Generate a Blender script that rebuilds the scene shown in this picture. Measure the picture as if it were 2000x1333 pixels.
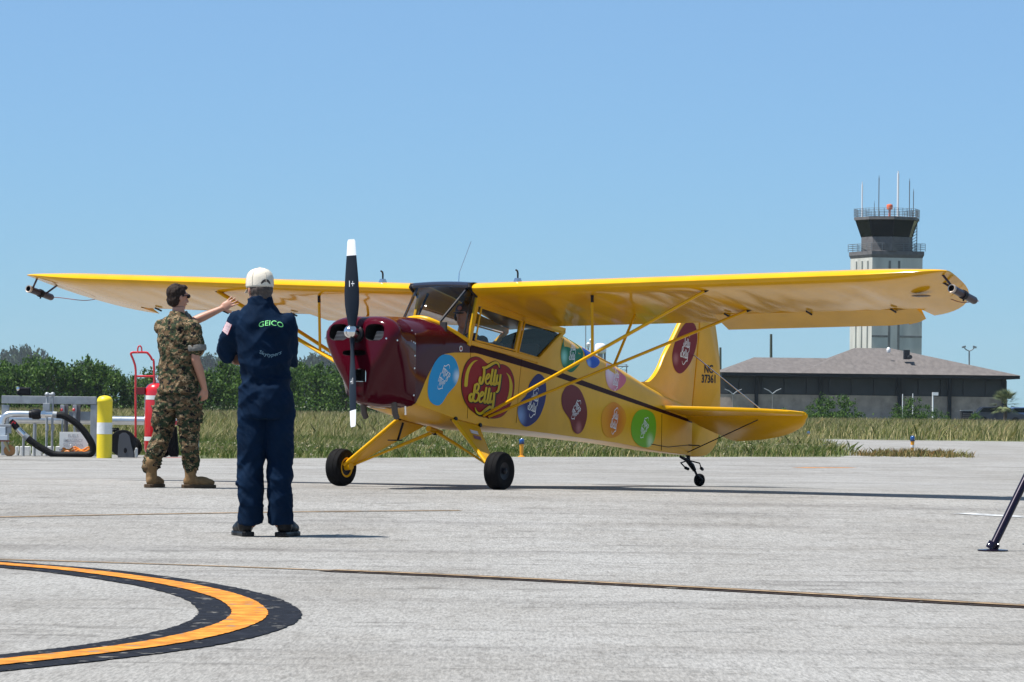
import bpy, bmesh, math, random
import numpy as np
from mathutils import Vector, Matrix, noise
from mathutils.bvhtree import BVHTree
for o in list(bpy.data.objects): bpy.data.objects.remove(o, do_unlink=True)
random.seed(7); RNG = np.random.default_rng(7)
SC = bpy.context.scene; COL = SC.collection
# ------------------------------------------------------------------ camera
FPX = 7000.0; CAMZ = 0.90
TH = math.atan((795 - 666.5) / FPX); RO = math.radians(0.7)
cF = Vector((0, math.cos(TH), math.sin(TH))); _U = Vector((0, -math.sin(TH), math.cos(TH))); _R = Vector((1, 0, 0))
cR = _R * math.cos(RO) + _U * math.sin(RO); cU = _U * math.cos(RO) - _R * math.sin(RO)
cam = bpy.data.cameras.new('camera'); camo = bpy.data.objects.new('camera', cam); COL.objects.link(camo)
M = Matrix((cR, cU, -cF)).transposed().to_4x4(); M.translation = (0, 0, CAMZ); camo.matrix_world = M
cam.sensor_width = 36; cam.lens = FPX / 2000 * 36; cam.clip_start = 0.5; cam.clip_end = 20000
SC.camera = camo
def at(px, py, d):
    r = cF + cR * ((px - 1000) / FPX) + cU * ((666.5 - py) / FPX)
    v = r * (d / r.y); v.z += CAMZ; return v
# ------------------------------------------------------------------ sky and sun
SUNV = Vector((-0.40, -0.09, 0.91)).normalized()       # towards the sun
w = bpy.data.worlds.new('World'); SC.world = w; w.use_nodes = True
nt = w.node_tree; nt.nodes.clear()
out = nt.nodes.new('ShaderNodeOutputWorld'); bg = nt.nodes.new('ShaderNodeBackground')
sky = nt.nodes.new('ShaderNodeTexSky'); sky.sky_type = 'NISHITA'; sky.sun_disc = False
sky.sun_elevation = math.asin(SUNV.z); sky.sun_rotation = math.atan2(SUNV.x, SUNV.y)
sky.altitude = 0; sky.air_density = 1.0; sky.dust_density = 0.0; sky.ozone_density = 6.0
hs = nt.nodes.new('ShaderNodeMix'); hs.data_type = 'RGBA'; hs.blend_type = 'MULTIPLY'; hs.inputs[0].default_value = 1.0
hs.inputs[7].default_value = (0.33, 0.62, 1.13, 1)
hm = nt.nodes.new('ShaderNodeMix'); hm.data_type = 'RGBA'; hm.inputs[0].default_value = 0.22; hm.inputs[7].default_value = (7.8, 11.0, 9.2, 1)
nt.links.new(sky.outputs[0], hs.inputs[6]); nt.links.new(hs.outputs[2], hm.inputs[6]); nt.links.new(hm.outputs[2], bg.inputs[0]); bg.inputs[1].default_value = 0.064
nt.links.new(bg.outputs[0], out.inputs[0])
sl = bpy.data.lights.new('sun', 'SUN'); sl.energy = 5.0; sl.angle = math.radians(0.53); sl.color = (1.0, 0.955, 0.885)
so = bpy.data.objects.new('sun', sl); COL.objects.link(so); so.rotation_euler = SUNV.to_track_quat('Z', 'Y').to_euler(); so.location = (-20, 0, 40)
SC.render.engine = 'CYCLES'
SC.view_settings.view_transform = 'Standard'; SC.view_settings.look = 'None'; SC.view_settings.gamma = 1
SC.view_settings.use_curve_mapping = False; SC.view_settings.exposure = 0.70
SC.render.resolution_x = 1024; SC.render.resolution_y = 682
# ------------------------------------------------------------------ material helpers
def mat(name, col, rough=0.5, metal=0.0, var=0.0, vscale=8.0, bump=0.0, bscale=40.0, coat=0.0, spec=0.5, vcol=None, stretch=(1, 1, 1), back=None):
    m = bpy.data.materials.new(name); m.use_nodes = True; n = m.node_tree; b = n.nodes['Principled BSDF']
    b.inputs['Base Color'].default_value = (*col, 1); b.inputs['Roughness'].default_value = rough; b.inputs['Metallic'].default_value = metal
    b.inputs['Specular IOR Level'].default_value = spec
    if coat: b.inputs['Coat Weight'].default_value = coat; b.inputs['Coat Roughness'].default_value = 0.04
    tc = n.nodes.new('ShaderNodeTexCoord'); mp = n.nodes.new('ShaderNodeMapping'); mp.inputs['Scale'].default_value = stretch
    n.links.new(tc.outputs['Object'], mp.inputs[0])
    last = None
    if var:
        t = n.nodes.new('ShaderNodeTexNoise'); t.inputs['Scale'].default_value = vscale; t.inputs['Detail'].default_value = 6; t.inputs['Roughness'].default_value = 0.6
        n.links.new(mp.outputs[0], t.inputs['Vector'])
        r = n.nodes.new('ShaderNodeValToRGB'); r.color_ramp.elements[0].position = 0.3; r.color_ramp.elements[1].position = 0.7
        lo = vcol if vcol else tuple(c * (1 - var) for c in col); hi = tuple(min(1, c * (1 + var * 0.6)) for c in col)
        r.color_ramp.elements[0].color = (*lo, 1); r.color_ramp.elements[1].color = (*hi, 1)
        n.links.new(t.outputs['Fac'], r.inputs[0]); last = r.outputs[0]
    if back:
        g = n.nodes.new('ShaderNodeNewGeometry'); mx = n.nodes.new('ShaderNodeMix'); mx.data_type = 'RGBA'
        n.links.new(g.outputs['Backfacing'], mx.inputs[0]); mx.inputs[6].default_value = (*col, 1); mx.inputs[7].default_value = (*back, 1)
        if last: n.links.new(last, mx.inputs[6])
        last = mx.outputs[2]
    if last: n.links.new(last, b.inputs['Base Color'])
    if bump:
        t = n.nodes.new('ShaderNodeTexNoise'); t.inputs['Scale'].default_value = bscale; t.inputs['Detail'].default_value = 4
        n.links.new(mp.outputs[0], t.inputs['Vector']); bp = n.nodes.new('ShaderNodeBump'); bp.inputs['Strength'].default_value = bump; bp.inputs['Distance'].default_value = 0.02
        n.links.new(t.outputs['Fac'], bp.inputs['Height']); n.links.new(bp.outputs[0], b.inputs['Normal'])
    return m
def island_mat(name, cols, rough=0.6, trans=0.0):
    m = bpy.data.materials.new(name); m.use_nodes = True; n = m.node_tree; b = n.nodes['Principled BSDF']; b.inputs['Roughness'].default_value = rough
    b.inputs['Specular IOR Level'].default_value = 0.25
    g = n.nodes.new('ShaderNodeNewGeometry'); r = n.nodes.new('ShaderNodeValToRGB'); e = r.color_ramp.elements
    while len(e) < len(cols): e.new(0.5)
    for i, c in enumerate(cols): e[i].position = i / (len(cols) - 1); e[i].color = (*c, 1)
    n.links.new(g.outputs['Random Per Island'], r.inputs[0]); n.links.new(r.outputs[0], b.inputs['Base Color'])
    if trans:
        tr = n.nodes.new('ShaderNodeBsdfTranslucent'); mx = n.nodes.new('ShaderNodeMixShader'); mx.inputs[0].default_value = trans
        n.links.new(r.outputs[0], tr.inputs[0]); n.links.new(b.outputs[0], mx.inputs[1]); n.links.new(tr.outputs[0], mx.inputs[2])
        n.links.new(mx.outputs[0], n.nodes['Material Output'].inputs[0])
    return m
def glass_mat(name, tint, refl=0.12, alpha=0.25):
    m = bpy.data.materials.new(name); m.use_nodes = True; n = m.node_tree; n.nodes.clear()
    o = n.nodes.new('ShaderNodeOutputMaterial'); t = n.nodes.new('ShaderNodeBsdfTransparent'); t.inputs[0].default_value = (*tint, 1)
    g = n.nodes.new('ShaderNodeBsdfGlossy'); g.inputs['Roughness'].default_value = 0.03; f = n.nodes.new('ShaderNodeLayerWeight'); f.inputs[0].default_value = 0.5; pw = n.nodes.new('ShaderNodeMath'); pw.operation = 'POWER'; pw.inputs[1].default_value = 5.0; ma = n.nodes.new('ShaderNodeMath'); ma.operation = 'MULTIPLY_ADD'; ma.inputs[1].default_value = 0.7; ma.inputs[2].default_value = 0.04
    n.links.new(f.outputs['Facing'], pw.inputs[0]); n.links.new(pw.outputs[0], ma.inputs[0])
    mx = n.nodes.new('ShaderNodeMixShader'); n.links.new(ma.outputs[0], mx.inputs[0]); n.links.new(t.outputs[0], mx.inputs[1]); n.links.new(g.outputs[0], mx.inputs[2])
    n.links.new(mx.outputs[0], o.inputs[0]); return m
# ------------------------------------------------------------------ mesh helpers
class MB:
    def __init__(s): s.v = []; s.f = []; s.m = []; s.mi = 0
    def add(s, vs, fs):
        b = len(s.v); s.v += [tuple(x) for x in vs]; s.f += [tuple(b + i for i in f) for f in fs]; s.m += [s.mi] * len(fs); return s
    def box(s, c, size, rot=None):
        hx, hy, hz = (q / 2 for q in size); vs = [Vector((x, y, z)) for x in (-hx, hx) for y in (-hy, hy) for z in (-hz, hz)]
        if rot is not None: vs = [rot @ q for q in vs]
        c = Vector(c); return s.add([q + c for q in vs], [(0, 1, 3, 2), (4, 6, 7, 5), (0, 4, 5, 1), (2, 3, 7, 6), (0, 2, 6, 4), (1, 5, 7, 3)])
    def rings(s, rr, cap=True, closed=True):
        n = len(rr[0]); b = len(s.v); vs = [p for r in rr for p in r]; fs = []
        for i in range(len(rr) - 1):
            for j in range(n if closed else n - 1):
                k = (j + 1) % n; fs.append((i * n + j, i * n + k, (i + 1) * n + k, (i + 1) * n + j))
        if cap: fs.append(tuple(range(n - 1, -1, -1))); fs.append(tuple((len(rr) - 1) * n + j for j in range(n)))
        return s.add(vs, fs)
    def tube(s, pts, r, n=12, cap=True, flat=1.0, ref=None, dome=False):
        pts = [Vector(p) for p in pts]; rs = list(r) if hasattr(r, '__len__') else [r] * len(pts)
        if dome:
            t0 = (pts[0] - pts[1]).normalized(); t1 = (pts[-1] - pts[-2]).normalized(); a, b = pts[0].copy(), pts[-1].copy(); ra, rb = rs[0], rs[-1]
            pre = [(a + t0 * ra * math.sin(q), ra * math.cos(q)) for q in (1.45, 1.1, 0.75, 0.4)]; post = [(b + t1 * rb * math.sin(q), rb * math.cos(q)) for q in (0.4, 0.75, 1.1, 1.45)]
            pts = [q[0] for q in pre] + pts + [q[0] for q in post]; rs = [q[1] for q in pre] + rs + [q[1] for q in post]
        T = []
        for i in range(len(pts)):
            a = pts[max(i - 1, 0)]; b = pts[min(i + 1, len(pts) - 1)]; T.append((b - a).normalized())
        up = Vector(ref) if ref is not None else (Vector((0, 0, 1)) if abs(T[0].z) < 0.9 else Vector((1, 0, 0)))
        rr = []; x = None
        for p, t, q in zip(pts, T, rs):
            x = (up - t * up.dot(t)) if x is None or ref is not None else (x - t * x.dot(t))
            x.normalize(); y = t.cross(x)
            rr.append([p + x * (q * math.cos(2 * math.pi * j / n)) + y * (q * flat * math.sin(2 * math.pi * j / n)) for j in range(n)])
        return s.rings(rr, cap)
    def lathe(s, prof, c=(0, 0, 0), axis=(0, 0, 1), n=24, cap=True):
        ax = Vector(axis).normalized(); q = Vector((0, 0, 1)).rotation_difference(ax); c = Vector(c)
        return s.rings([[c + q @ Vector((r * math.cos(2 * math.pi * j / n), r * math.sin(2 * math.pi * j / n), h)) for j in range(n)] for r, h in prof], cap)
    def ell(s, c, rad, rot=None, n=16, m=10):
        c = Vector(c); rr = []
        for i in range(m + 1):
            ph = -math.pi / 2 + math.pi * (i + 0.02 if i == 0 else (i - 0.02 if i == m else i)) / m
            ring = []
            for j in range(n):
                q = Vector((rad[0] * math.cos(ph) * math.cos(2 * math.pi * j / n), rad[1] * math.cos(ph) * math.sin(2 * math.pi * j / n), rad[2] * math.sin(ph)))
                ring.append(c + (rot @ q if rot is not None else q))
            rr.append(ring)
        return s.rings(rr, True)
    def hloft(s, rg, n=24, e=1.0):      # rings (cx,cy,z,a,b,rot)
        rr = []
        for cx, cy, z, a, b, ro in rg:
            ring = []
            for j in range(n):
                t = 2 * math.pi * j / n; ct, st = math.cos(t), math.sin(t)
                x = a * math.copysign(abs(ct) ** e, ct); y = b * math.copysign(abs(st) ** e, st)
                ring.append((cx + x * math.cos(ro) - y * math.sin(ro), cy + x * math.sin(ro) + y * math.cos(ro), z))
            rr.append(ring)
        return s.rings(rr, True)
    def mesh(s, name):
        me = bpy.data.meshes.new(name); me.from_pydata(s.v, [], s.f)
        if any(s.m): me.polygons.foreach_set('material_index', s.m)
        return me
    def build(s, name, mats, parent=None, smooth=None, bevel=0.0, fix=True):
        me = s.mesh(name)
        if fix:
            bm = bmesh.new(); bm.from_mesh(me); bmesh.ops.recalc_face_normals(bm, faces=bm.faces); bm.to_mesh(me); bm.free()
        return mkobj(name, me, mats, parent, smooth, bevel)
def mkobj(name, me, mats, parent=None, smooth=None, bevel=0.0):
    o = bpy.data.objects.new(name, me); COL.objects.link(o)
    for q in (mats if isinstance(mats, (list, tuple)) else [mats]): me.materials.append(q)
    if parent is not None: o.parent = parent
    if bevel:
        b = o.modifiers.new('bevel', 'BEVEL'); b.width = bevel; b.segments = 2; b.limit_method = 'ANGLE'; b.angle_limit = math.radians(40)
    if smooth is not None:
        me.polygons.foreach_set('use_smooth', [True] * len(me.polygons))
        if smooth < 180: me.set_sharp_from_angle(angle=math.radians(smooth))
    return o
def bake(o):            # apply modifiers
    dg = bpy.context.evaluated_depsgraph_get(); me = bpy.data.meshes.new_from_object(o.evaluated_get(dg)); o.modifiers.clear(); old = o.data; o.data = me
    if old.users == 0: bpy.data.meshes.remove(old)
    return o
def remesh(o, vox, smooth=3, disp=None):
    r = o.modifiers.new('r', 'REMESH'); r.mode = 'VOXEL'; r.voxel_size = vox
    s = o.modifiers.new('s', 'SMOOTH'); s.factor = 0.5; s.iterations = smooth
    bake(o); me = o.data
    if disp:
        nv = len(me.vertices); co = np.empty(nv * 3); no = np.empty(nv * 3); me.vertices.foreach_get('co', co); me.vertex_normals.foreach_get('vector', no)
        co = co.reshape(-1, 3); no = no.reshape(-1, 3)
        d = np.array([disp(Vector(p)) for p in co]); co += no * d[:, None]; me.vertices.foreach_set('co', co.ravel()); me.update()
    me.polygons.foreach_set('use_smooth', [True] * len(me.polygons)); return o
def tag(o, label=None, cat=None, group=None, kind=None):
    if label: o['label'] = label
    if cat: o['category'] = cat
    if group: o['group'] = group
    if kind: o['kind'] = kind
    return o
def empty(name, loc=(0, 0, 0), rz=0.0, label=None, cat=None, group=None):
    o = bpy.data.objects.new(name, None); COL.objects.link(o); o.location = loc; o.rotation_euler = (0, 0, rz); o.empty_display_size = 0.2
    return tag(o, label, cat, group)
def catmull(P, k=6, closed=True):
    P = [Vector(p) for p in P]; n = len(P); R = []
    for i in range(n if closed else n - 1):
        g = lambda j: P[j % n] if closed else P[min(max(j, 0), n - 1)]
        a, b, c, d = g(i - 1), g(i), g(i + 1), g(i + 2)
        for q in range(k):
            t = q / k; R.append(0.5 * ((2 * b) + (c - a) * t + (2 * a - 5 * b + 4 * c - d) * t * t + (3 * b - a - 3 * c + d) * t ** 3))
    if not closed: R.append(P[-1])
    return R
def text_mesh(txt, size, align='CENTER', bold=0.018):
    c = bpy.data.curves.new('t', 'FONT'); c.body = txt; c.size = size; c.align_x = align; c.align_y = 'CENTER'; c.resolution_u = 3; c.offset = size * bold
    o = bpy.data.objects.new('t', c); COL.objects.link(o); dg = bpy.context.evaluated_depsgraph_get(); dg.update()
    me = bpy.data.meshes.new_from_object(o.evaluated_get(dg)); bpy.data.objects.remove(o); bpy.data.curves.remove(c); return me
def interp(x, xs, ys): return float(np.interp(x, xs, ys))
# ------------------------------------------------------------------ ground
def zg(y): return interp(y, [0, 18, 24, 28, 31, 34, 37, 40, 46, 56, 80, 140, 4000], [0, 0, -0.005, 0.045, 0.085, 0.100, 0.085, 0.04, -0.03, -0.12, -0.13, -0.13, -0.13])
def gp(px, py):                 # pixel to ground point
    d = 30.0
    for _ in range(60):
        r = cF + cR * ((px - 1000) / FPX) + cU * ((666.5 - py) / FPX); d = 0.5 * d + 0.5 * (zg(d) - CAMZ) / r.z * r.y
    v = r * (d / r.y); v.z = zg(v.y); return v
# ------------------------------------------------------------------ structure: ground, apron, markings
def concrete():
    m = bpy.data.materials.new('concrete'); m.use_nodes = True; n = m.node_tree; L = n.links; b = n.nodes['Principled BSDF']; b.inputs['Roughness'].default_value = 0.85
    b.inputs['Specular IOR Level'].default_value = 0.3
    g = n.nodes.new('ShaderNodeNewGeometry')
    def noi(scale, stretch, detail=6, rough=0.6):
        mp = n.nodes.new('ShaderNodeMapping'); mp.inputs['Scale'].default_value = stretch; L.new(g.outputs['Position'], mp.inputs[0])
        t = n.nodes.new('ShaderNodeTexNoise'); t.inputs['Scale'].default_value = scale; t.inputs['Detail'].default_value = detail; t.inputs['Roughness'].default_value = rough
        L.new(mp.outputs[0], t.inputs['Vector']); return t.outputs['Fac']
    def ramp(f, p0, p1, c0, c1):
        r = n.nodes.new('ShaderNodeValToRGB'); r.color_ramp.elements[0].position = p0; r.color_ramp.elements[1].position = p1
        r.color_ramp.elements[0].color = (*c0, 1); r.color_ramp.elements[1].color = (*c1, 1); L.new(f, r.inputs[0]); return r.outputs[0]
    def mul(a, c, f=1.0):
        x = n.nodes.new('ShaderNodeMix'); x.data_type = 'RGBA'; x.blend_type = 'MULTIPLY'; x.inputs[0].default_value = f; L.new(a, x.inputs[6]); L.new(c, x.inputs[7]); return x.outputs[2]
    base = ramp(noi(0.30, (1, 0.22, 1)), 0.3, 0.7, (0.242, 0.234, 0.220), (0.300, 0.297, 0.290))
    base = mul(base, ramp(noi(1.3, (0.5, 0.35, 1), 5, 0.7), 0.34, 0.58, (0.80, 0.78, 0.755), (1, 1, 1)), 0.8)
    base = mul(base, ramp(noi(75, (1.0, 0.10, 1), 3, 0.8), 0.30, 0.66, (0.60, 0.60, 0.60), (1.22, 1.22, 1.22)), 1.0)
    base = mul(base, ramp(noi(22, (0.7, 0.12, 1), 4, 0.75), 0.34, 0.50, (0.74, 0.73, 0.72), (1, 1, 1)), 0.9)
    base = mul(base, ramp(noi(7, (0.12, 0.35, 1), 5, 0.75), 0.35, 0.45, (0.50, 0.49, 0.48), (1, 1, 1)), 0.65)
    # rubber and wear streaks lying across the view
    base = mul(base, ramp(noi(0.8, (0.14, 1.1, 1), 5, 0.65), 0.34, 0.48, (0.68, 0.67, 0.67), (1, 1, 1)), 0.8)
    base = mul(base, ramp(noi(2.2, (0.8, 0.45, 1), 3, 0.6), 0.27, 0.33, (0.72, 0.70, 0.68), (1, 1, 1)), 0.8)
    L.new(base, b.inputs['Base Color'])
    bp = n.nodes.new('ShaderNodeBump'); bp.inputs['Strength'].default_value = 0.5; bp.inputs['Distance'].default_value = 0.012
    L.new(noi(55, (0.6, 0.5, 1), 4, 0.7), bp.inputs['Height']); L.new(bp.outputs[0], b.inputs['Normal']); return m
M_CON = concrete()
M_SOIL = mat('field_soil', (0.10, 0.10, 0.045), 0.9, var=0.5, vscale=0.6, vcol=(0.06, 0.08, 0.025))
EDGE = [(63, -200), (63.01, -9.6), (66, -5.6), (73.6, 0.25), (80, 7.3), (83, 7.9), (100, 8.8), (133, 10.2), (134, 10.4)]   # y, left edge of the paving
def xl(y): return -200 if y < 63 else interp(y, [e[0] for e in EDGE], [e[1] for e in EDGE])
def sheet(name, ys, xa, xb, dz, m, nx=2):
    vs = []; fs = []
    for y in ys:
        for i in range(nx): vs.append((xa(y) + (xb(y) - xa(y)) * i / (nx - 1), y, zg(y) + dz))
    for j in range(len(ys) - 1):
        for i in range(nx - 1): fs.append((j * nx + i, j * nx + i + 1, (j + 1) * nx + i + 1, (j + 1) * nx + i))
    me = bpy.data.meshes.new(name); me.from_pydata(vs, [], fs); return mkobj(name, me, m, None, 180)
ys = [-60, 0, 10, 16] + list(np.arange(18, 62, 1.0)) + [62.99, 63.01] + list(np.arange(64, 82, 2.0)) + [90, 110, 133, 160, 400, 1500, 9000]
tag(sheet('grass_field_ground', ys, lambda y: -9000 if y > 1000 else -600, lambda y: 9000 if y > 1000 else 600, -0.004, M_SOIL), 'dry grassy field reaching to the treeline and tower', 'field', kind='structure')
ya = [-60, 0, 10, 16] + list(np.arange(18, 62, 1.0)) + [62.99, 63.01] + list(np.arange(64, 84, 1.0)) + [90, 100, 110, 120, 129]
tag(sheet('concrete_apron', ya, xl, lambda y: 200, 0.0, M_CON), 'pale weathered concrete apron and taxiway', 'apron', kind='structure')
far_road = sheet('far_road', [318, 326], lambda y: -30, lambda y: 300, 0.03, mat('far_asphalt', (0.12, 0.12, 0.125), 0.9)); tag(far_road, 'thin grey road in front of the terminal building', 'road', kind='structure')
pad = sheet('concrete_pad', [62.0, 63.0, 65, 67, 69.2], lambda y: -14, lambda y: -5.75 if y < 66.5 else -6.1, 0.004, M_CON); tag(pad, 'concrete pad under the fuel pipes and extinguisher', 'pad', kind='structure')
def paint(name, col, thin=0.35, sc=14):
    m = mat(name, col, 0.85, var=0.45, vscale=9.0, bump=0.15, bscale=60, spec=.08)
    r = [q for q in m.node_tree.nodes if q.type == 'VALTORGB'][0].color_ramp; lo = tuple(r.elements[0].color)[:3]; r.elements[0].position = .34; r.elements[0].color = (.17, .165, .155, 1); e = r.elements.new(.40); e.color = (*lo, 1); return m
M_PY = paint('taxi_yellow', (0.60, 0.235, 0.04)); M_PK = paint('paint_black', (0.016, 0.018, 0.025)); M_PW = paint('paint_white', (0.5, 0.52, 0.54)); M_PO = paint('faded_ochre', (0.29, 0.21, 0.135))
def ribbon(name, pts, wid, dz, m, jag=0.0):
    P = [Vector((p[0], p[1], 0)) for p in pts]; vs = []; fs = []
    for i, p in enumerate(P):
        t = (P[min(i + 1, len(P) - 1)] - P[max(i - 1, 0)]).normalized(); nrm = Vector((-t.y, t.x, 0)); ww = wid if not hasattr(wid, '__call__') else wid(i / (len(P) - 1))
        for s in (-1, 1):
            q = p + nrm * s * (ww / 2 + random.uniform(-jag, jag)); vs.append((q.x, q.y, zg(q.y) + dz))
    for i in range(len(P) - 1): fs.append((2 * i, 2 * i + 1, 2 * i + 3, 2 * i + 2))
    me = bpy.data.meshes.new(name); me.from_pydata(vs, [], fs); o = mkobj(name, me, m, None, 180); return o
cur = [(-260, 1085), (-120, 1094), (0, 1103.5), (150, 1116), (300, 1136), (390, 1153), (450, 1170), (480, 1187), (487, 1203), (460, 1222), (390, 1243), (290, 1262), (160, 1279), (0, 1297), (-150, 1312), (-320, 1328)]
cp = catmull([gp(*c) for c in cur], 14, closed=False)
tag(ribbon('curved_line_border', cp, 0.44, 0.004, M_PK, 0.006), 'black border under the curved yellow taxi line', 'marking', kind='structure')
tag(ribbon('curved_yellow_line', cp, 0.155, 0.008, M_PY, 0.003), 'curved yellow taxi line sweeping in from the left', 'marking', kind='structure')
sp = [gp(x, y) for x, y in [(650, 1115.6), (900, 1126.5), (1200, 1141.5), (1500, 1157.5), (1800, 1174.5), (2100, 1191)]]; sp = catmull(sp, 12, False)
tag(ribbon('straight_line_border', sp, 0.27, 0.004, paint('worn_border', (0.040, 0.030, 0.028)), 0.006), 'thin black bordered line running to the right edge', 'marking', kind='structure')
tag(ribbon('straight_yellow_line', sp, 0.10, 0.008, M_PO, 0.003), 'thin yellow line inside the black border', 'marking', kind='structure')
for nm, pp, wd, mm, lb in [('faded_ochre_line', [(-60, 1092), (120, 1097), (400, 1106), (652, 1115.6)], 0.07, M_PO, 'faded ochre line joining the black bordered line'),
        ('faded_ochre_line', [(-60, 1012), (250, 1006), (600, 1000.5), (900, 998)], 0.10, M_PO, 'faint ochre line behind the man in the navy coverall'),
        ('faded_ochre_line', [(1560, 914.3), (1600, 914), (1665, 914.2)], 0.35, M_PY, 'short faint yellow dash on the apron beyond the tailwheel'),
        ('white_line', [(1880, 1003.5), (1950, 1008), (2100, 1016)], 0.22, M_PW, 'short white line at the right edge of the apron')]:
    tag(ribbon(nm, catmull([gp(*c) for c in pp], 8, False), wd, 0.004, mm), lb, 'marking', kind='structure')
# ------------------------------------------------------------------ control tower and terminal building
M_TC = mat('tower_concrete', (0.50, 0.50, 0.46), 0.85, var=0.2, vscale=0.8, stretch=(1, 1, 0.25))
M_TJ = mat('tower_joint', (0.20, 0.20, 0.19), 0.9, var=0.3, vscale=1.5)
M_DK = mat('dark_frame', (0.012, 0.014, 0.017), 0.7, spec=.1); M_TG = mat('cab_glass', (0.004, 0.009, 0.010), 0.2, spec=0.15)
M_GRY = mat('drum_grey', (0.13, 0.125, 0.13), 0.8, var=0.25, vscale=2); M_RAIL = mat('rail_steel', (0.16, 0.18, 0.20), 0.5, 0.3); M_ORG = mat('beacon_orange', (0.75, 0.16, 0.07), 0.5)
M_WHT = mat('white_enamel', (0.75, 0.76, 0.78), 0.5)
TD = 380.0; TS = FPX / TD
def tz(py, px=1730): return at(px, py, TD).z
def tower():
    base = at(1730, 812, TD); root = empty('control_tower', (base.x, TD, zg(TD)), 0, 'pale concrete control tower with dark glass cab rising behind the terminal roof', 'tower')
    Z = lambda py: tz(py) - zg(TD); X = lambda px: (px - 1730) / TS
    # shaft seen on two faces: narrow lit left face, wide right face
    fr = (X(1697), -2.0); lf = (X(1662.5), 2.6); rt = (X(1796.5), -1.1); bk = (X(1762), 3.5); top = Z(496)
    mb = MB(); ring = [fr, rt, bk, lf]; mb.rings([[(x, y, z) for x, y in ring] for z in (-0.3, top)]); mb.build('shaft', M_TC, root)
    def wallbar(p, q, t0, t1, z0, z1, th, name, m):
        p, q = Vector((*p, 0)), Vector((*q, 0)); d = q - p; nrm = Vector((d.y, -d.x, 0)).normalized()
        a, b = p + d * t0, p + d * t1; mb = MB()
        mb.rings([[a - nrm * .1 + Vector((0, 0, z0)), b - nrm * .1 + Vector((0, 0, z0)), b - nrm * .1 + Vector((0, 0, z1)), a - nrm * .1 + Vector((0, 0, z1))], [a + nrm * th + Vector((0, 0, z0)), b + nrm * th + Vector((0, 0, z0)), b + nrm * th + Vector((0, 0, z1)), a + nrm * th + Vector((0, 0, z1))]])
        return mb.build(name, m, root)
    for t in (0.22, 0.48, 0.74): wallbar(lf, fr, t, t + 0.09, 0, top - 0.8, 0.16, 'rib', M_TC)
    for t in (0.325, 0.36 + 0.15): wallbar(fr, rt, t, t + 0.045, 0, top - 0.8, 0.03, 'panel_joint', M_TJ)
    for z in (Z(660), Z(560)):
        wallbar(fr, rt, 0.0, 0.32, z, z + 0.22, 0.03, 'panel_joint', M_TJ); wallbar(fr, rt, 0.56, 1.0, z, z + 0.22, 0.03, 'panel_joint', M_TJ)
    wallbar(fr, rt, 0.37, 0.508, Z(690), top - 0.8, 0.025, 'recessed_panel', M_TC)
    c = Vector(((fr[0] + rt[0] + bk[0] + lf[0]) / 4, (fr[1] + rt[1] + bk[1] + lf[1]) / 4, 0))
    def sq(k, z): return [(c.x + (x - c.x) * k, c.y + (y - c.y) * k, z) for x, y in ring]
    mb = MB(); mb.rings([sq(1.0, Z(505)), sq(1.045, Z(499)), sq(1.045, Z(492)), sq(1.0, Z(491.5))]); mb.build('balcony_slab', M_GRY, root)
    def octo(k, z, a0=0.12): return [(c.x + k * math.cos(a0 + i * math.pi / 4), c.y + k * math.sin(a0 + i * math.pi / 4), z) for i in range(8)]
    R0 = 49.5 / TS; R1 = 63.5 / TS
    mb = MB(); mb.rings([octo(R0 + .05, Z(492)), octo(R0 + .05, Z(464))]); mb.build('cab_drum', M_GRY, root)
    o0, o1 = octo(R0, Z(464)), octo(R1 - .12, Z(431))
    for i in range(8):
        j = (i + 1) % 8; mb = MB(); a, b, e, d = (Vector(q) for q in (o0[i], o0[j], o1[j], o1[i])); ce = (a + b + e + d) / 4
        nrm = (b - a).cross(d - a).normalized(); q = [ce + (p - ce) * 0.96 for p in (a, b, e, d)]
        mb.rings([q, [p + nrm * 0.04 for p in q]]); mb.build('cab_window_pane', M_TG, root)
        mb = MB(); mb.tube([a, d], 0.09, 6); mb.build('mullion', M_DK, root)
    mb = MB(); mb.rings([octo(R0 - .15, Z(464)), octo(R1 - .4, Z(431))]); mb.build('cab_interior', M_DK, root)
    mb = MB(); mb.rings([octo(R1 - .05, Z(431.5)), octo(R1 + .1, Z(431)), octo(R1 + .1, Z(425.5)), octo(R1 - .1, Z(425))]); mb.build('roof_fascia', M_GRY, root)
    def railing(pts, z0, h, n=4):
        mb = MB(); N = len(pts)
        for i in range(N):
            p, q = Vector(pts[i]), Vector(pts[(i + 1) % N])
            for k in range(1, n + 1): mb.tube([(p.x, p.y, z0 + h * k / n), (q.x, q.y, z0 + h * k / n)], 0.022, 5)
            m = 5
            for k in range(m):
                s = p.lerp(q, k / m); mb.tube([(s.x, s.y, z0), (s.x, s.y, z0 + h)], 0.03, 5)
        return mb.build('railing', M_RAIL, root)
    railing(sq(1.07, 0), Z(492), Z(477) - Z(492)); railing(octo(R1 + .1, 0), Z(425), Z(409) - Z(425), 5)
    mb = MB(); x = X(1731.5); mb.lathe([(0.12, Z(425)), (0.12, Z(412)), (0.3, Z(410)), (0.34, Z(404)), (0.3, Z(401)), (0.1, Z(400))], (x, -1, 0), n=14); mb.build('beacon', M_ORG, root, 40)
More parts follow.
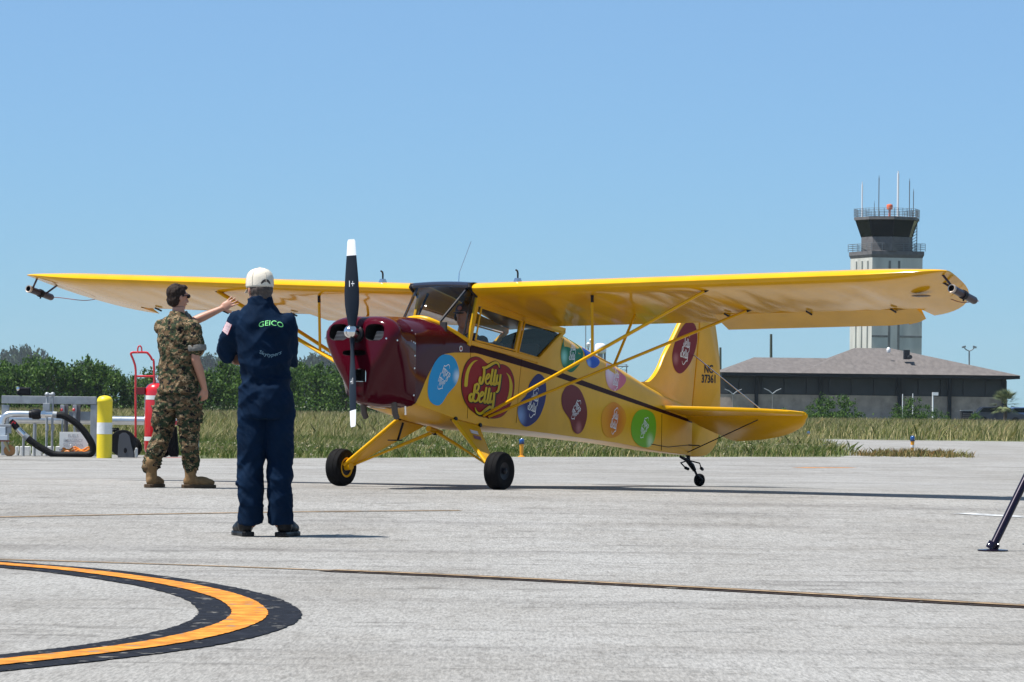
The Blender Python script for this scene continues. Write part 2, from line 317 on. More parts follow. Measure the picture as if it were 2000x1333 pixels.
    for px, y0, y1, r, y in [(1679.5, 425, 356, .075, 0), (1714, 425, 342, .05, 1), (1749.5, 425, 334, .11, 0), (1775, 425, 347, .05, 1.5), (1785, 460, 366, .045, 2.5), (1705.5, 425, 392, .03, 1)]:
        mb = MB(); mb.tube([(X(px), y, Z(y0)), (X(px), y, Z(y1) - 0.25)], r, 6); mb.tube([(X(px), y, Z(y1) - 0.26), (X(px), y, Z(y1))], r * 0.5, 6); mb.build('antenna', M_WHT if r > .07 else M_RAIL, root)
    mb = MB()
    for dx in (-.25, .25):
        mb.tube([(X(1785) + dx, 1.2, Z(490)), (X(1785) + dx, 1.2, Z(410))], 0.05, 5)
    for k in range(14): z = Z(490) + (Z(410) - Z(490)) * k / 14; mb.tube([(X(1785) - .25, 1.2, z), (X(1785) + .25, 1.2, z + .3)], 0.035, 5)
    mb.build('ladder', M_RAIL, root)
tower()
M_ROOF = mat('roof_shingle', (0.122, 0.108, 0.102), 0.9, var=0.3, vscale=2.5, stretch=(1.0, 0.3, 0.3)); M_FASC = mat('fascia_dark', (0.026, 0.029, 0.035), 0.7, spec=.15)
M_BRICK = mat('far_brick', (0.44, 0.35, 0.30), 0.9, var=0.3, vscale=1.2); M_BAND = mat('window_band', (0.060, 0.064, 0.072), 0.5, spec=.2, var=0.2, vscale=0.4)
def terminal():
    D = 340.0; S = FPX / D; b = at(1700, 806, D); zb = zg(D); root = empty('terminal_building', (b.x, D, zb), 0, 'low brown brick terminal with wide grey hip roof below the tower', 'building')
    X = lambda px: (px - 1700) / S; Z = lambda px, py: at(px, py, D).z - zb
    xl_, xr = X(1408), X(1988); ze = Z(1700, 737); dep = 20.0; base = MB(); wl, wr = X(1400), X(1970)
    hb = Z(1700, 773)
    mb = MB(); mb.box(((wl + wr) / 2, dep / 2 + 1, hb / 2 - .2), (wr - wl, dep, hb + .4)); mb.build('brick_wall', M_BRICK, root)
    mb = MB(); mb.box(((wl + wr) / 2, dep / 2 + 1.05, (hb + ze) / 2), (wr - wl - .2, dep - .1, ze - hb)); mb.build('window_band', M_BAND, root)
    n = 13
    for i in range(n):
        x = wl + (wr - wl) * (i + .5) / n; mb = MB(); mb.box((x, 1.02, (hb + ze) / 2 - .05), ((wr - wl) / n - .14, .12, (ze - hb) - .25)); mb.build('window_pane', M_BAND, root)
    for px in (1478, 1604, 1758, 1856, 1962):
        mb = MB(); mb.box((X(px), .7, ze / 2 - .1), (.34, .34, ze + .2)); mb.build('column', M_FASC, root)
    ov = 0.0
    e = [(xl_, -1.2), (xr, -1.2), (xr, dep + 2), (xl_, dep + 2)]
    mb = MB(); mb.rings([[(x, y, ze - .02) for x, y in e], [(x, y, ze + .28) for x, y in e]]); mb.build('fascia', M_FASC, root)
    zr1 = Z(1540, 696); zr2 = Z(1730, 677); ym = dep / 2
    # lower hip roof on the left, taller hip roof on the right
    def hip(name, x0, x1, r0, r1, y0, y1, z0, z1):
        mb = MB(); ymid = (y0 + y1) / 2
        vs = [(x0, y0, z0), (x1, y0, z0), (x1, y1, z0), (x0, y1, z0), (r0, ymid, z1), (r1, ymid, z1)]
        mb.add(vs, [(0, 1, 5, 4), (1, 2, 5), (2, 3, 4, 5), (3, 0, 4), (3, 2, 1, 0)]); return mb.build(name, M_ROOF, root)
    zf = ze + .284
    hip('roof', xl_ - .1, X(1760), X(1486), X(1700), -1.3, dep + 2, zf, zr1); hip('roof', X(1560), xr + .1, X(1688), X(1762), -1.35, dep + 2.1, zf + .004, zr2)
    mb = MB(); mb.box((X(1778), ym - 6.2, Z(1778, 692)), (.55, .8, .9)); mb.tube([(X(1783), ym - 7.4, Z(1783, 697)), (X(1783), ym - 6.6, Z(1783, 697))], .2, 8); mb.build('roof_vent', M_FASC, root)
    mb = MB(); mb.ell((X(1744), ym - 5.5, Z(1744, 683)), (.2, .2, .3), n=10, m=6); mb.build('roof_globe', M_WHT, root)
terminal()
# ------------------------------------------------------------------ poles, masts and small things round the terminal
M_POLE = mat('weathered_pole', (0.07, 0.085, 0.065), 0.9, var=0.3, vscale=3); M_STEEL = mat('galvanised', (0.24, 0.26, 0.28), 0.5, 0.3)
def pole(name, px, y0, y1, d, r, label, m=M_POLE, arms=None, cat='pole'):
    a = at(px, y0, d); b = at(px, y1, d); zb = zg(d); root = empty(name, (a.x, d, zb), 0, label, cat)
    mb = MB(); mb.tube([(0, 0, 0), (b.x - a.x, 0, b.z - zb)], [r, r * .75], 8); mb.build('shaft', m, root)
    if arms: arms(root, b.z - zb, b.x - a.x)
    return root
pole('utility_pole', 1407, 800, 679, 420, .17, 'weathered wooden utility pole just right of the yellow rudder')
pole('utility_pole', 1506, 800, 653, 420, .2, 'tall weathered utility pole above the low end of the terminal roof')
def flood(root, z, x):
    for s in (-1, 1):
        mb = MB(); mb.tube([(x, 0, z), (x + s * .35, 0, z + .15), (x + s * .55, 0, z + .35)], .06, 6); mb.build('arm', M_STEEL, root)
        mb = MB(); mb.box((x + s * .6, -.05, z + .45), (.42, .25, .2), Matrix.Rotation(s * .3, 3, 'Y')); mb.build('lamp_head', M_STEEL, root)
pole('floodlight_pole', 1893, 800, 686, 400, .11, 'steel floodlight pole with two lamp heads right of the terminal roof', M_STEEL, flood)
def yarm(root, z, x):
    for s in (-1, 1):
        mb = MB(); mb.tube([(x, 0, z), (x + s * .35, 0, z + .3), (x + s * .8, 0, z + .5)], [.06, .05, .035], 6); mb.build('arm', M_STEEL, root)
M_POLE2 = mat('weathered_grey', (.17, .17, .165), .8)
pole('forked_post', 1432, 800, 771, 335, .06, 'forked steel post before the terminal, near the rudder', M_POLE2, yarm, 'post'); pole('forked_post', 1509, 800, 770, 335, .06, 'forked steel post before the terminal, above the tailplane tip', M_POLE2, yarm, 'post')
def lampbox(root, z, x):
    mb = MB(); mb.box((x + .22, 0, z - .08), (.55, .3, .3)); mb.build('lamp_head', M_WHT, root)
pole('lamp_post', 1822, 800, 768, 333, .09, 'white short lamp post before the terminal columns', M_WHT, lampbox, 'lamp')
pole('marker_post', 1763, 800, 770, 333, .05, 'thin white marker post beside the middle terminal column', M_WHT, None, 'post'); pole('marker_post', 1783, 800, 769, 333, .05, 'thin white marker post left of the lamp post', M_WHT, None, 'post')
pole('antenna_mast', 1144, 800, 600, 430, .07, 'thin whip antenna mast behind the fuselage top', M_STEEL, None, 'mast')
def radar():
    d = 430.; a = at(1171, 800, d); zb = zg(d); s = FPX / d; root = empty('radome_mast', (a.x, d, zb), 0, 'white radome on a steel column seen between the wing struts', 'radar'); Z = lambda py: at(1171, py, d).z - zb
    mb = MB(); mb.tube([(0, 0, 0), (0, 0, Z(690))], .32, 10); mb.build('column', M_STEEL, root)
    mb = MB(); mb.lathe([(.5, Z(691)), (.72, Z(688)), (.72, Z(680)), (.66, Z(675)), (.5, Z(672)), (.25, Z(671)), (.02, Z(670.6))], n=18); mb.build('radome', M_WHT, root, 40)
    for dx, py, r in ((-1.05, 664, .2), (-1.45, 672, .14)):
        mb = MB(); mb.tube([(dx, 0, 0), (dx, 0, Z(py))], .09, 8); mb.build('post', M_STEEL, root)
        mb = MB(); mb.lathe([(.1, Z(py) - .5), (r + .08, Z(py) - .3), (r + .1, Z(py)), (r * .6, Z(py) + .12), (.02, Z(py) + .2)], (dx, 0, 0), n=12); mb.build('sensor_cap', M_WHT, root, 40)
    mb = MB(); mb.tube([(.55, 0, 0), (.55, 0, Z(682))], .14, 8); mb.build('post', M_STEEL, root)
    d2 = at(1214, 800, d); r2 = empty('lattice_tower', (d2.x, d, zb), 0, 'small grey lattice platform behind the fuselage spine', 'tower'); mb = MB(); Zz = lambda py: at(1214, py, d).z - zb
    for sx in (-.55, .55):
        for sy in (-.5, .5): mb.tube([(sx, sy, 0), (sx, sy, Zz(712))], .05, 5)
    for k in range(8):
        z = Zz(800) + (Zz(712) - Zz(800)) * (k + 1) / 8; mb.tube([(-.55, -.5, z), (.55, -.5, z)], .035, 5); mb.tube([(-.55, -.5, z - .8), (.55, -.5, z)], .03, 5)
    mb.build('frame', M_STEEL, r2); mb = MB(); mb.box((0, 0, Zz(716)), (1.5, 1.3, .12)); mb.build('platform', M_STEEL, r2)
radar()
def genset():
    d = 330.; a = at(1888, 805, d); root = empty('generator_box', (a.x, d, zg(d)), 0, 'dark louvred generator cabinet near the palm tree', 'cabinet')
    mb = MB(); mb.box((0, 0, .62), (1.05, .8, 1.1)); mb.build('body', M_FASC, root, bevel=.03); mb = MB(); mb.box((0, 0, 1.2), (1.15, .9, .1)); mb.build('lid', M_STEEL, root)
    for k in range(4): mb = MB(); mb.box((0, -.41, .35 + k * .18), (.8, .05, .06)); mb.build('louvre', M_GRY, root)
genset()
def van(px, d, col, label, L=4.6, yaw=0):
    a = at(px, 805, d); root = empty('parked_car', (a.x, d, zg(d)), yaw, label, 'car'); mb = MB()
    prof = [(-L / 2, .35), (-L / 2, .95), (-L / 2 + .25, 1.05), (-L / 2 + .7, 1.55), (L / 2 - 1.6, 1.6), (L / 2 - .95, 1.08), (L / 2 - .1, .92), (L / 2, .6), (L / 2, .35)]
    mb.rings([[(x, -.85, z) for x, z in prof], [(x, .85, z) for x, z in prof]]); mb.build('body', mat('car_paint', col, .3, coat=.5), root, bevel=.05)
    mb = MB(); mb.rings([[(x, -.87, z) for x, z in ((-L / 2 + .5, 1.08), (-L / 2 + .85, 1.46), (L / 2 - 1.75, 1.5), (L / 2 - 1.25, 1.1))], [(x, .87, z) for x, z in ((-L / 2 + .5, 1.08), (-L / 2 + .85, 1.46), (L / 2 - 1.75, 1.5), (L / 2 - 1.25, 1.1))]]); mb.build('side_window', M_TG, root)
    for x in (-L / 2 + .85, L / 2 - .85):
        for y in (-.8, .8): mb = MB(); mb.lathe([(.2, -.1), (.33, -.1), (.34, 0), (.33, .1), (.2, .1)], (x, y, .33), (0, 1, 0), 16); mb.build('wheel', M_DK, root, 40)
van(1950, 326, (.02, .025, .04), 'dark parked car under the palm tree'); van(2010, 327, (.1, .17, .34), 'blue parked car cut by the right edge of the picture')
# ------------------------------------------------------------------ trees and shrubs
M_LEAF = island_mat('leaf_green', [(0.012, 0.034, 0.008), (0.035, 0.085, 0.014), (0.070, 0.145, 0.022), (0.11, 0.19, 0.034)], trans=.35); M_LEAFB = island_mat('leaf_far', [(0.012, 0.028, 0.012), (0.030, 0.058, 0.024), (0.05, 0.085, 0.034)], trans=.15)
M_BARK = mat('bark', (0.09, 0.07, 0.05), .9, var=.4, vscale=6)
def quads(C, size, rng):
    n = len(C); a = rng.normal(size=(n, 3)); a /= np.linalg.norm(a, axis=1)[:, None]; b = rng.normal(size=(n, 3)); b -= a * (a * b).sum(1)[:, None]; b /= np.linalg.norm(b, axis=1)[:, None]
    s = size * rng.uniform(.6, 1.25, (n, 1)); v = np.stack([C - a * s, C - b * s * .55, C + a * s, C + b * s * .55], 1).reshape(-1, 3); return v
def np_mesh(name, v, k):
    me = bpy.data.meshes.new(name); nv = len(v); nf = nv // k; me.vertices.add(nv); me.vertices.foreach_set('co', v.astype(np.float32).ravel()); me.loops.add(nv); me.loops.foreach_set('vertex_index', np.arange(nv, dtype=np.int32))
    me.polygons.add(nf); me.polygons.foreach_set('loop_start', np.arange(0, nv, k, dtype=np.int32)); me.polygons.foreach_set('loop_total', np.full(nf, k, dtype=np.int32)); me.update(calc_edges=True); return me
def crown_mesh(seed, H, W, nclump, per, leaf, low=.12):
    rng = np.random.default_rng(seed); C = []
    nl = 7; lob = [(rng.uniform(-.3, .3) * W, rng.uniform(-.3, .3) * W, rng.uniform(.38, .78) * H, rng.uniform(.2, .34) * W) for _ in range(nl)] + [(0, 0, .85 * H, .2 * W)]
    for i in range(nclump):
        lx, ly, lz, lr = lob[rng.integers(len(lob))]; d = rng.normal(size=3); d /= np.linalg.norm(d); q = np.array([lx, ly, lz]) + d * lr * np.array([1, 1, 1.0]) * rng.uniform(.55, 1.08)
        q[2] = max(q[2], low * H); c = rng.normal(size=(per, 3)) * np.array([.16, .16, .11]) * lr * 1.5 + q; C.append(c)
    # a fringe low down so the row closes at the bottom
    C.append(np.stack([rng.normal(0, .34 * W, 520), rng.normal(0, .3 * W, 520), rng.uniform(.0, .38, 520) * H], 1))
    return np_mesh('crown', quads(np.concatenate(C), leaf, rng), 4)
def trunk_mesh(seed, H, r):
    rng = random.Random(seed); mb = MB(); mb.tube([(0, 0, -.1), (rng.uniform(-.1, .1), 0, H * .25), (rng.uniform(-.2, .2), rng.uniform(-.2, .2), H * .6)], [r, r * .8, r * .35], 8)
    for k in range(5): a = rng.uniform(0, 6.28); z = H * rng.uniform(.2, .45); mb.tube([(0, 0, z), (math.cos(a) * H * .12, math.sin(a) * H * .12, z + H * .14), (math.cos(a) * H * .2, math.sin(a) * H * .2, z + H * .32)], [r * .5, r * .35, r * .12], 6)
    return mb.mesh('trunk')
CR = [(crown_mesh(s, 5.0, 5.0, 90, 22, .20), trunk_mesh(s, 5.0, .13)) for s in range(6)]; CRF = [(crown_mesh(40 + s, 16, 15, 110, 20, .75), trunk_mesh(40 + s, 16, .4)) for s in range(3)]
for c, t in CR: c.materials.append(M_LEAF); t.materials.append(M_BARK)
for c, t in CRF: c.materials.append(M_LEAFB); t.materials.append(M_BARK)
ZM = {c.name: max(v.co.z for v in c.vertices) * .97 for c, t in CR + CRF}
def tree(name, me, loc, sc, rz, label, group, cat='tree'):
    root = empty(name, loc, rz, label, cat, group); root.scale = sc
    for nm, m in zip(('crown', 'trunk'), me): o = bpy.data.objects.new(nm, m); COL.objects.link(o); o.parent = root
    return root
rt = random.Random(3)
TOP = [(-60, 702), (20, 700), (75, 697), (130, 695), (170, 697), (205, 708), (240, 722), (262, 722), (286, 706), (330, 715), (400, 716), (450, 705), (520, 700), (580, 700), (640, 705), (720, 710), (800, 712), (900, 718), (1000, 722)]
for i, px in enumerate(list(range(-70, 240, 27)) + [243, 262, 288] + list(range(315, 960, 30))):
    d = 330 + rt.uniform(-6, 10); a = at(px, 790, d); top = at(px, interp(px, [t[0] for t in TOP], [t[1] for t in TOP]) + rt.uniform(-6, 12), d).z - zg(d); s = top / ZM[CR[i % 6][0].name]; wv = 0.75 * rt.uniform(.85, 1.1) * (0.55 if 235 < px < 275 else 1)
    tree('broadleaf_tree', CR[i % 6], (a.x, d, zg(d)), (wv, wv, s), rt.uniform(0, 6.28), 'bushy green tree in the treeline beyond the dry grass', 'treeline trees')
for i, (px, py, wv) in enumerate([(-30, 690, .9), (15, 677, .62), (45, 673, .7), (78, 682, .62), (385, 694, .7), (415, 690, .8), (440, 692, .85), (480, 705, .8), (520, 703, .8), (575, 697, .8), (610, 690, .8), (640, 688, .85), (675, 690, .8), (160, 705, .7), (190, 708, .7), (720, 700, .8), (330, 712, .6)]):
    d = 2100 + rt.uniform(-80, 120); a = at(px, 792, d); s = (at(px, py, d).z - zg(d)) / ZM[CRF[i % 3][0].name]
    tree('distant_tree', CRF[i % 3], (a.x, d, zg(d)), (wv * 1.7, wv * 1.7, s), rt.uniform(0, 6.28), 'tall hazy tree rising far behind the treeline', 'far trees')
SH = [crown_mesh(70 + s, 1.6, 2.4, 40, 16, .09, .05) for s in range(3)]
for c in SH: c.materials.append(M_LEAF)
sl_ = [(1590, 2.0, 1.15), (1618, 2.0, 1.3), (1645, 2.0, 1.45), (1575, 1.2, .8), (1752, 1.2, .95), (1778, 1.5, 1.35), (1800, 1.4, 1.3), (1826, 1.0, .75), (1480, 1.4, .7), (1530, 1.5, .7), (1445, 1.2, .7), (1680, 1.0, .6), (1850, 1.0, .6), (1905, 1.2, .6)]
for i, (px, wv, s) in enumerate(sl_):
    d = 310 + rt.uniform(-4, 4); a = at(px, 800, d); root = empty('shrub', (a.x, d, zg(d)), rt.uniform(0, 6), 'green leafy shrub in front of the terminal wall', 'shrub', 'terminal shrubs'); root.scale = (wv * .55, wv * .55, s)
    o = bpy.data.objects.new('foliage', SH[i % 3]); COL.objects.link(o); o.parent = root
def palm():
    d = 322.; a = at(1963, 800, d); root = empty('palm_tree', (a.x, d, zg(d)), 0, 'short fan palm at the right end of the terminal', 'palm'); mb = MB(); mb.tube([(0, 0, 0), (.05, 0, 1.0), (0, 0, 1.7)], [.2, .16, .14], 8); mb.build('trunk', M_BARK, root)
    rng = random.Random(5); mb = MB()
    for k in range(80):
        az = rng.uniform(0, 6.28); el = rng.uniform(-.5, 1.4); L = rng.uniform(.6, 1.15); dr = Vector((math.cos(az) * math.cos(el), math.sin(az) * math.cos(el), math.sin(el))); b0 = Vector((0, 0, 1.75)); t = b0 + dr * L
        sd = dr.cross(Vector((0, 0, 1))).normalized()
        for q in range(9):
            an = (q - 4) * .24; tip = t + (dr * math.cos(an) + sd * math.sin(an)) * .75 + Vector((0, 0, -.15)); mb.add([t - sd * .06, t + sd * .06, tip], [(0, 1, 2)])
        mb.add([b0 - sd * .02, b0 + sd * .02, t], [(0, 1, 2)])
    mb.build('fronds', island_mat('palm_leaf', [(.05, .08, .03), (.12, .15, .06), (.16, .18, .09)], trans=.15), root, fix=False)
palm()
# ------------------------------------------------------------------ grass
def blades(name, P, H, Wd, n, mats, lean=.35, seed=1, curve=True):
    rng = np.random.default_rng(seed); N = len(P); idx = np.repeat(np.arange(N), n); m = len(idx); base = P[idx] + np.c_[rng.normal(0, .06, (m, 2)), np.zeros(m)]; h = H[idx] * rng.uniform(.55, 1.15, m); wd = Wd[idx] * rng.uniform(.6, 1.3, m)
    az = rng.uniform(0, 2 * np.pi, m); side = np.c_[np.cos(az), np.sin(az), np.zeros(m)]; ln = rng.normal(0, lean, (m, 2)) * h[:, None]; ln[:, 0] += .12 * h
    mid = base + np.c_[ln * .35, h * .6]; tip = base + np.c_[ln, h]
    v = np.stack([base - side * wd[:, None] * .5, base + side * wd[:, None] * .5, mid + side * wd[:, None] * .38, tip, mid - side * wd[:, None] * .38], 1).reshape(-1, 3)
    return mkobj(name, np_mesh(name, v, 5), mats)
def field_pts(n, d0, d1, seed, cond, p0=-120, p1=2120):
    rng = np.random.default_rng(seed); d = np.exp(rng.uniform(math.log(d0), math.log(d1), n)); px = rng.uniform(p0, p1, n); x = (px - 1000) / FPX * d; k = np.array([cond(a, b) for a, b in zip(x, d)]); x, d = x[k], d[k]
    return np.c_[x, d, np.array([zg(q) for q in d])], d
def infield(x, y):
    if x < -5.7 and y < 69.6: return False
    j = .35 * math.sin(x * 3.1 + y) * math.sin(x * 7.7) + .25 * math.sin(x * 17.3); return (y > 129.3 + j * 2) or (y > 63 and x < xl(y) - .1 + j)
M_GT = island_mat('grass_tall', [(0.08, 0.115, 0.026), (0.18, 0.20, 0.058), (0.36, 0.32, 0.14), (0.52, 0.44, 0.25)], trans=.25); M_GG = island_mat('grass_green', [(0.04, 0.075, 0.015), (0.10, 0.15, 0.03), (0.17, 0.21, 0.06)], trans=.25)
M_GF = island_mat('clover_heads', [(0.20, 0.19, 0.09), (0.32, 0.29, 0.18), (0.40, 0.36, 0.26), (0.30, 0.22, 0.10)], trans=.2); M_GD = island_mat('grass_dry', [(0.12, 0.14, 0.05), (0.24, 0.21, 0.10), (0.32, 0.26, 0.15)], trans=.2)
P, d = field_pts(30000, 63, 200, 11, infield); H = np.clip(.14 + .0048 * (d - 66), .14, .50); tag(blades('tall_grass', P, H * (1 + .4 * np.sin(P[:, 0] * 1.3 + P[:, 1] * .4)), np.clip(.014 * d / 70, .012, .05), 5, M_GT, .35, 2), 'tall tan and green grass covering the field', 'grass', kind='stuff')
P, d = field_pts(15000, 150, 330, 12, infield); tag(blades('dry_grass', P, np.full(len(P), .5), .02 * d / 100, 4, M_GD, .3, 3), 'dry straw coloured grass at the back of the field', 'grass', kind='stuff')
P, d = field_pts(17000, 63, 96, 13, infield); tag(blades('green_grass', P, np.clip(.2 + .002 * (d - 66), .1, .3), np.full(len(P), .014), 4, M_GG, .5, 4), 'low green weeds along the apron edge', 'weeds', kind='stuff')
def neared(x, y): return infield(x, y) and y < 92 and x > xl(y) - 9
P, d = field_pts(17000, 63, 92, 14, neared); rng = np.random.default_rng(5); hz = P + np.c_[rng.normal(0, .05, (len(P), 2)), rng.uniform(.03, .24, len(P))]; me = np_mesh('clover', quads(hz, .024, rng), 4)
tag(mkobj('clover_flowers', me, M_GF), 'pale clover heads among the weeds at the apron edge', 'clover', kind='stuff')
# weed island on the taxiway
rng = np.random.default_rng(9); n = 420; P = np.c_[rng.normal(9.35, .72, n), rng.normal(83.2, 1.0, n), np.zeros(n)]; P = P[(P[:, 0] > 7.9) & (P[:, 0] < 10.7)]; P[:, 2] = [zg(q) for q in P[:, 1]]
tag(blades('weed_patch', P, np.full(len(P), .13) * rng.uniform(.5, 1.6, len(P)), np.full(len(P), .022), 5, island_mat('weed_brown', [(.10, .12, .03), (.2, .17, .06), (.27, .16, .06)], trans=.2), .5, 8), 'sparse brown weeds growing round the taxiway light', 'weeds', kind='stuff')
# ------------------------------------------------------------------ the airplane (local x forward, y to its left side, z up from the tyre contact)
def paint_mat(name, col, rough=.28, back=None, coat=0, spec=.18):
    m = mat(name, col, rough, var=.10, vscale=3.0, bump=.015, bscale=2.5, coat=coat, back=back, spec=spec); return m
M_Y = paint_mat('yellow_dope', (0.69, 0.355, 0.005)); M_YS = paint_mat('yellow_shell', (0.69, 0.355, 0.005), back=(.03, .03, .03))
M_MR = paint_mat('maroon_paint', (0.060, 0.0022, 0.008), .10, back=(.03, .03, .03), coat=0, spec=.2); M_ST = paint_mat('stripe_maroon', (0.028, 0.002, 0.004), .4, back=(.03, .03, .03), spec=.06); M_W = paint_mat('wing_fabric', (0.72, 0.37, 0.005), .12, spec=.32)
M_BLK = mat('black_satin', (0.007, 0.007, 0.010), .45, spec=.2); M_RUB = mat('rubber', (0.006, 0.006, 0.007), .8, var=.3, vscale=20, spec=.12); M_CHR = mat('polished_alloy', (0.75, 0.75, 0.76), .14, 1.0, var=.1, vscale=9)
M_PROP = mat('prop_blue_black', (0.008, 0.012, 0.020), .4, spec=.25); M_GLS = glass_mat('clear_perspex', (.80, .84, .90)); M_SMK = glass_mat('tinted_perspex', (.16, .19, .30)); M_INT = mat('cabin_dark', (0.02, 0.02, 0.024), .8); M_DRK = mat('dark_gap', (0.004, 0.004, 0.004), .9)
YAW = math.radians(32); PO = at(862, 556, 35.5)
PLANE = empty('light_airplane', (PO.x, 35.5, CAMZ - .806), -math.pi / 2 - YAW, 'yellow and maroon high wing taildragger airplane covered in jelly bean logos', 'airplane')
ZO = .806
def V(u, v, w_): return Vector((u, v, w_ + ZO))
def pl(mb, name, m, parent=PLANE, smooth=None, bevel=0, fix=True): return mb.build(name, m, parent, smooth, bevel, fix)
def hw(u): return interp(-u, [-1.6, -.6, 1.5, 5.06], [.345, .345, .345, .045])
def wb(u): return interp(-u, [-.961, -.6, -.234, .19, 3.17, 4.21, 5.06], [.013, -.055, -.128, -.186, -.373, -.464, -.517])
def wsh(u): return interp(-u, [-1, .0, 1.7, 2.2, 2.87, 3.41, 3.99, 5.06], [.60, .60, .72, .56, .40, .28, .15, -.05])
def wt(u): return interp(-u, [-1, .0, 1.7, 2.2, 2.87, 3.41, 3.99, 4.5, 5.06], [.862, .862, .835, .735, .575, .43, .26, .13, .03])
def ws0(u):
    if u > -.116: return interp(-u, [-.961, -.878, -.77, -.629, -.458, -.3, -.173, .116], [.013, .108, .267, .423, .506, .523, .526, .527])
    return .527 + (u + .116) * .1385
def ws1(u): return .603 + (u + .122) * .1475
def side_v(u, w_):
    h = hw(u); a, b = wsh(u), wt(u)
    if w_ <= a: return h
    if w_ >= b: return 0.0
    return h * math.sqrt(max(0, 1 - ((w_ - a) / (b - a)) ** 2))
def topend(u):              # (w limit, v limit) of the closed skin at station u
    if u > .44: return None
    if u > .03:
        v = interp(-u, [-.44, -.428, -.321, -.194, -.027], [0, .15, .27, .32, .345]); a, b = wsh(u), wt(u); return a + (b - a) * math.sqrt(max(0, 1 - (v / hw(u)) ** 2))
    if u > -1.258: return .635 + .128 * u
    if u > -1.79: return interp(-u, [1.258, 1.79], [.474, .775])
    return None
def sec(u):
    h = hw(u); b0 = wb(u); s0 = max(ws0(u), b0 + .004); te = topend(u); a, t = wsh(u), wt(u); P = []
    bel = -.05 if u > -.3 else -.05 * max(0, 1 + (u + .3) / 1.5)
    P += [(0, b0 + bel), (h * .5, b0 + bel * .75), (h * .9, b0 + bel * .12), (h - .004, b0 + .004)]     # belly
    n1 = 5; P += [(h, b0 + .012 + (s0 - b0 - .012) * k / n1) for k in range(1, n1 + 1)]
    s1 = ws1(u) if u < .02 else s0 + .08
    wtop = te if te is not None else t
    s1 = min(s1, wtop - .004); P += [(side_v(u, s1), s1)]
    n3 = 10
    if te is None:
        ang0 = 0.0; lo = min(s1, a); P[-1] = (side_v(u, s1), s1)
        if s1 < a: seq = [(h, s1 + (a - s1) * k / 3) for k in (1, 2, 3)] + [(h * math.cos(q), a + (t - a) * math.sin(q)) for q in [math.pi / 2 * k / 7 for k in range(1, 8)]]
        else:
            q0 = math.asin(min(1, (s1 - a) / (t - a))); seq = [(h * math.cos(q), a + (t - a) * math.sin(q)) for q in [q0 + (math.pi / 2 - q0) * k / 10 for k in range(1, 11)]]
    else: seq = [(side_v(u, s1 + (wtop - s1) * k / n3), s1 + (wtop - s1) * k / n3) for k in range(1, n3 + 1)]
    return P + seq
def fuselage():
    us = list(np.linspace(.961, .45, 10)) + [.44, .43, .40, .36, .321, .26, .194, .11, .04, .021] + list(np.linspace(0, -1.25, 14)) + list(np.linspace(-1.258, -1.785, 9)) + list(np.linspace(-1.80, -5.05, 28))
    for sgn in (1,):
        mb = MB(); S = [sec(u) for u in us]; n = len(S[0])
        for side in (1, -1):
            for i in range(len(us) - 1):
                for j in range(n - 1):
                    q = [(us[i], S[i][j]), (us[i], S[i][j + 1]), (us[i + 1], S[i + 1][j + 1]), (us[i + 1], S[i + 1][j])]
                    if side < 0: q = q[::-1]
                    mb.mi = 0
                    if j == 8: mb.mi = 1
                    if j > 8 and us[i + 1] > .0: mb.mi = 2
                    if j == 8 and us[i] > .02: mb.mi = 2
                    mb.add([V(u, side * p[0], p[1]) for u, p in q], [(3, 2, 1, 0)])
        me = mb.mesh('fuselage'); bm = bmesh.new(); bm.from_mesh(me); bmesh.ops.remove_doubles(bm, verts=bm.verts, dist=.0008)
        bm.to_mesh(me); bm.free(); mkobj('fuselage', me, [M_YS, M_ST, M_MR], PLANE, 35)
    # windshield base trim, yellow
    bp = [(.44, 0), (.436, .08), (.428, .15), (.385, .22), (.321, .27), (.26, .30), (.194, .32), (.10, .338), (.02, .346)]
    full = [(u, v) for u, v in bp][::-1] + [(u, -v) for u, v in bp[1:]]
    pts = []
    for u, v in full: a, b = wsh(u), wt(u); pts.append(V(u - .012, v * 1.005, a + (b - a) * math.sqrt(max(0, 1 - (abs(v) / .348) ** 2)) + .006))
    mb = MB(); mb.tube(catmull(pts, 3, False), .021, 8, flat=.5); pl(mb, 'windshield_trim', M_Y, smooth=40)
    return pts
WSB = fuselage()
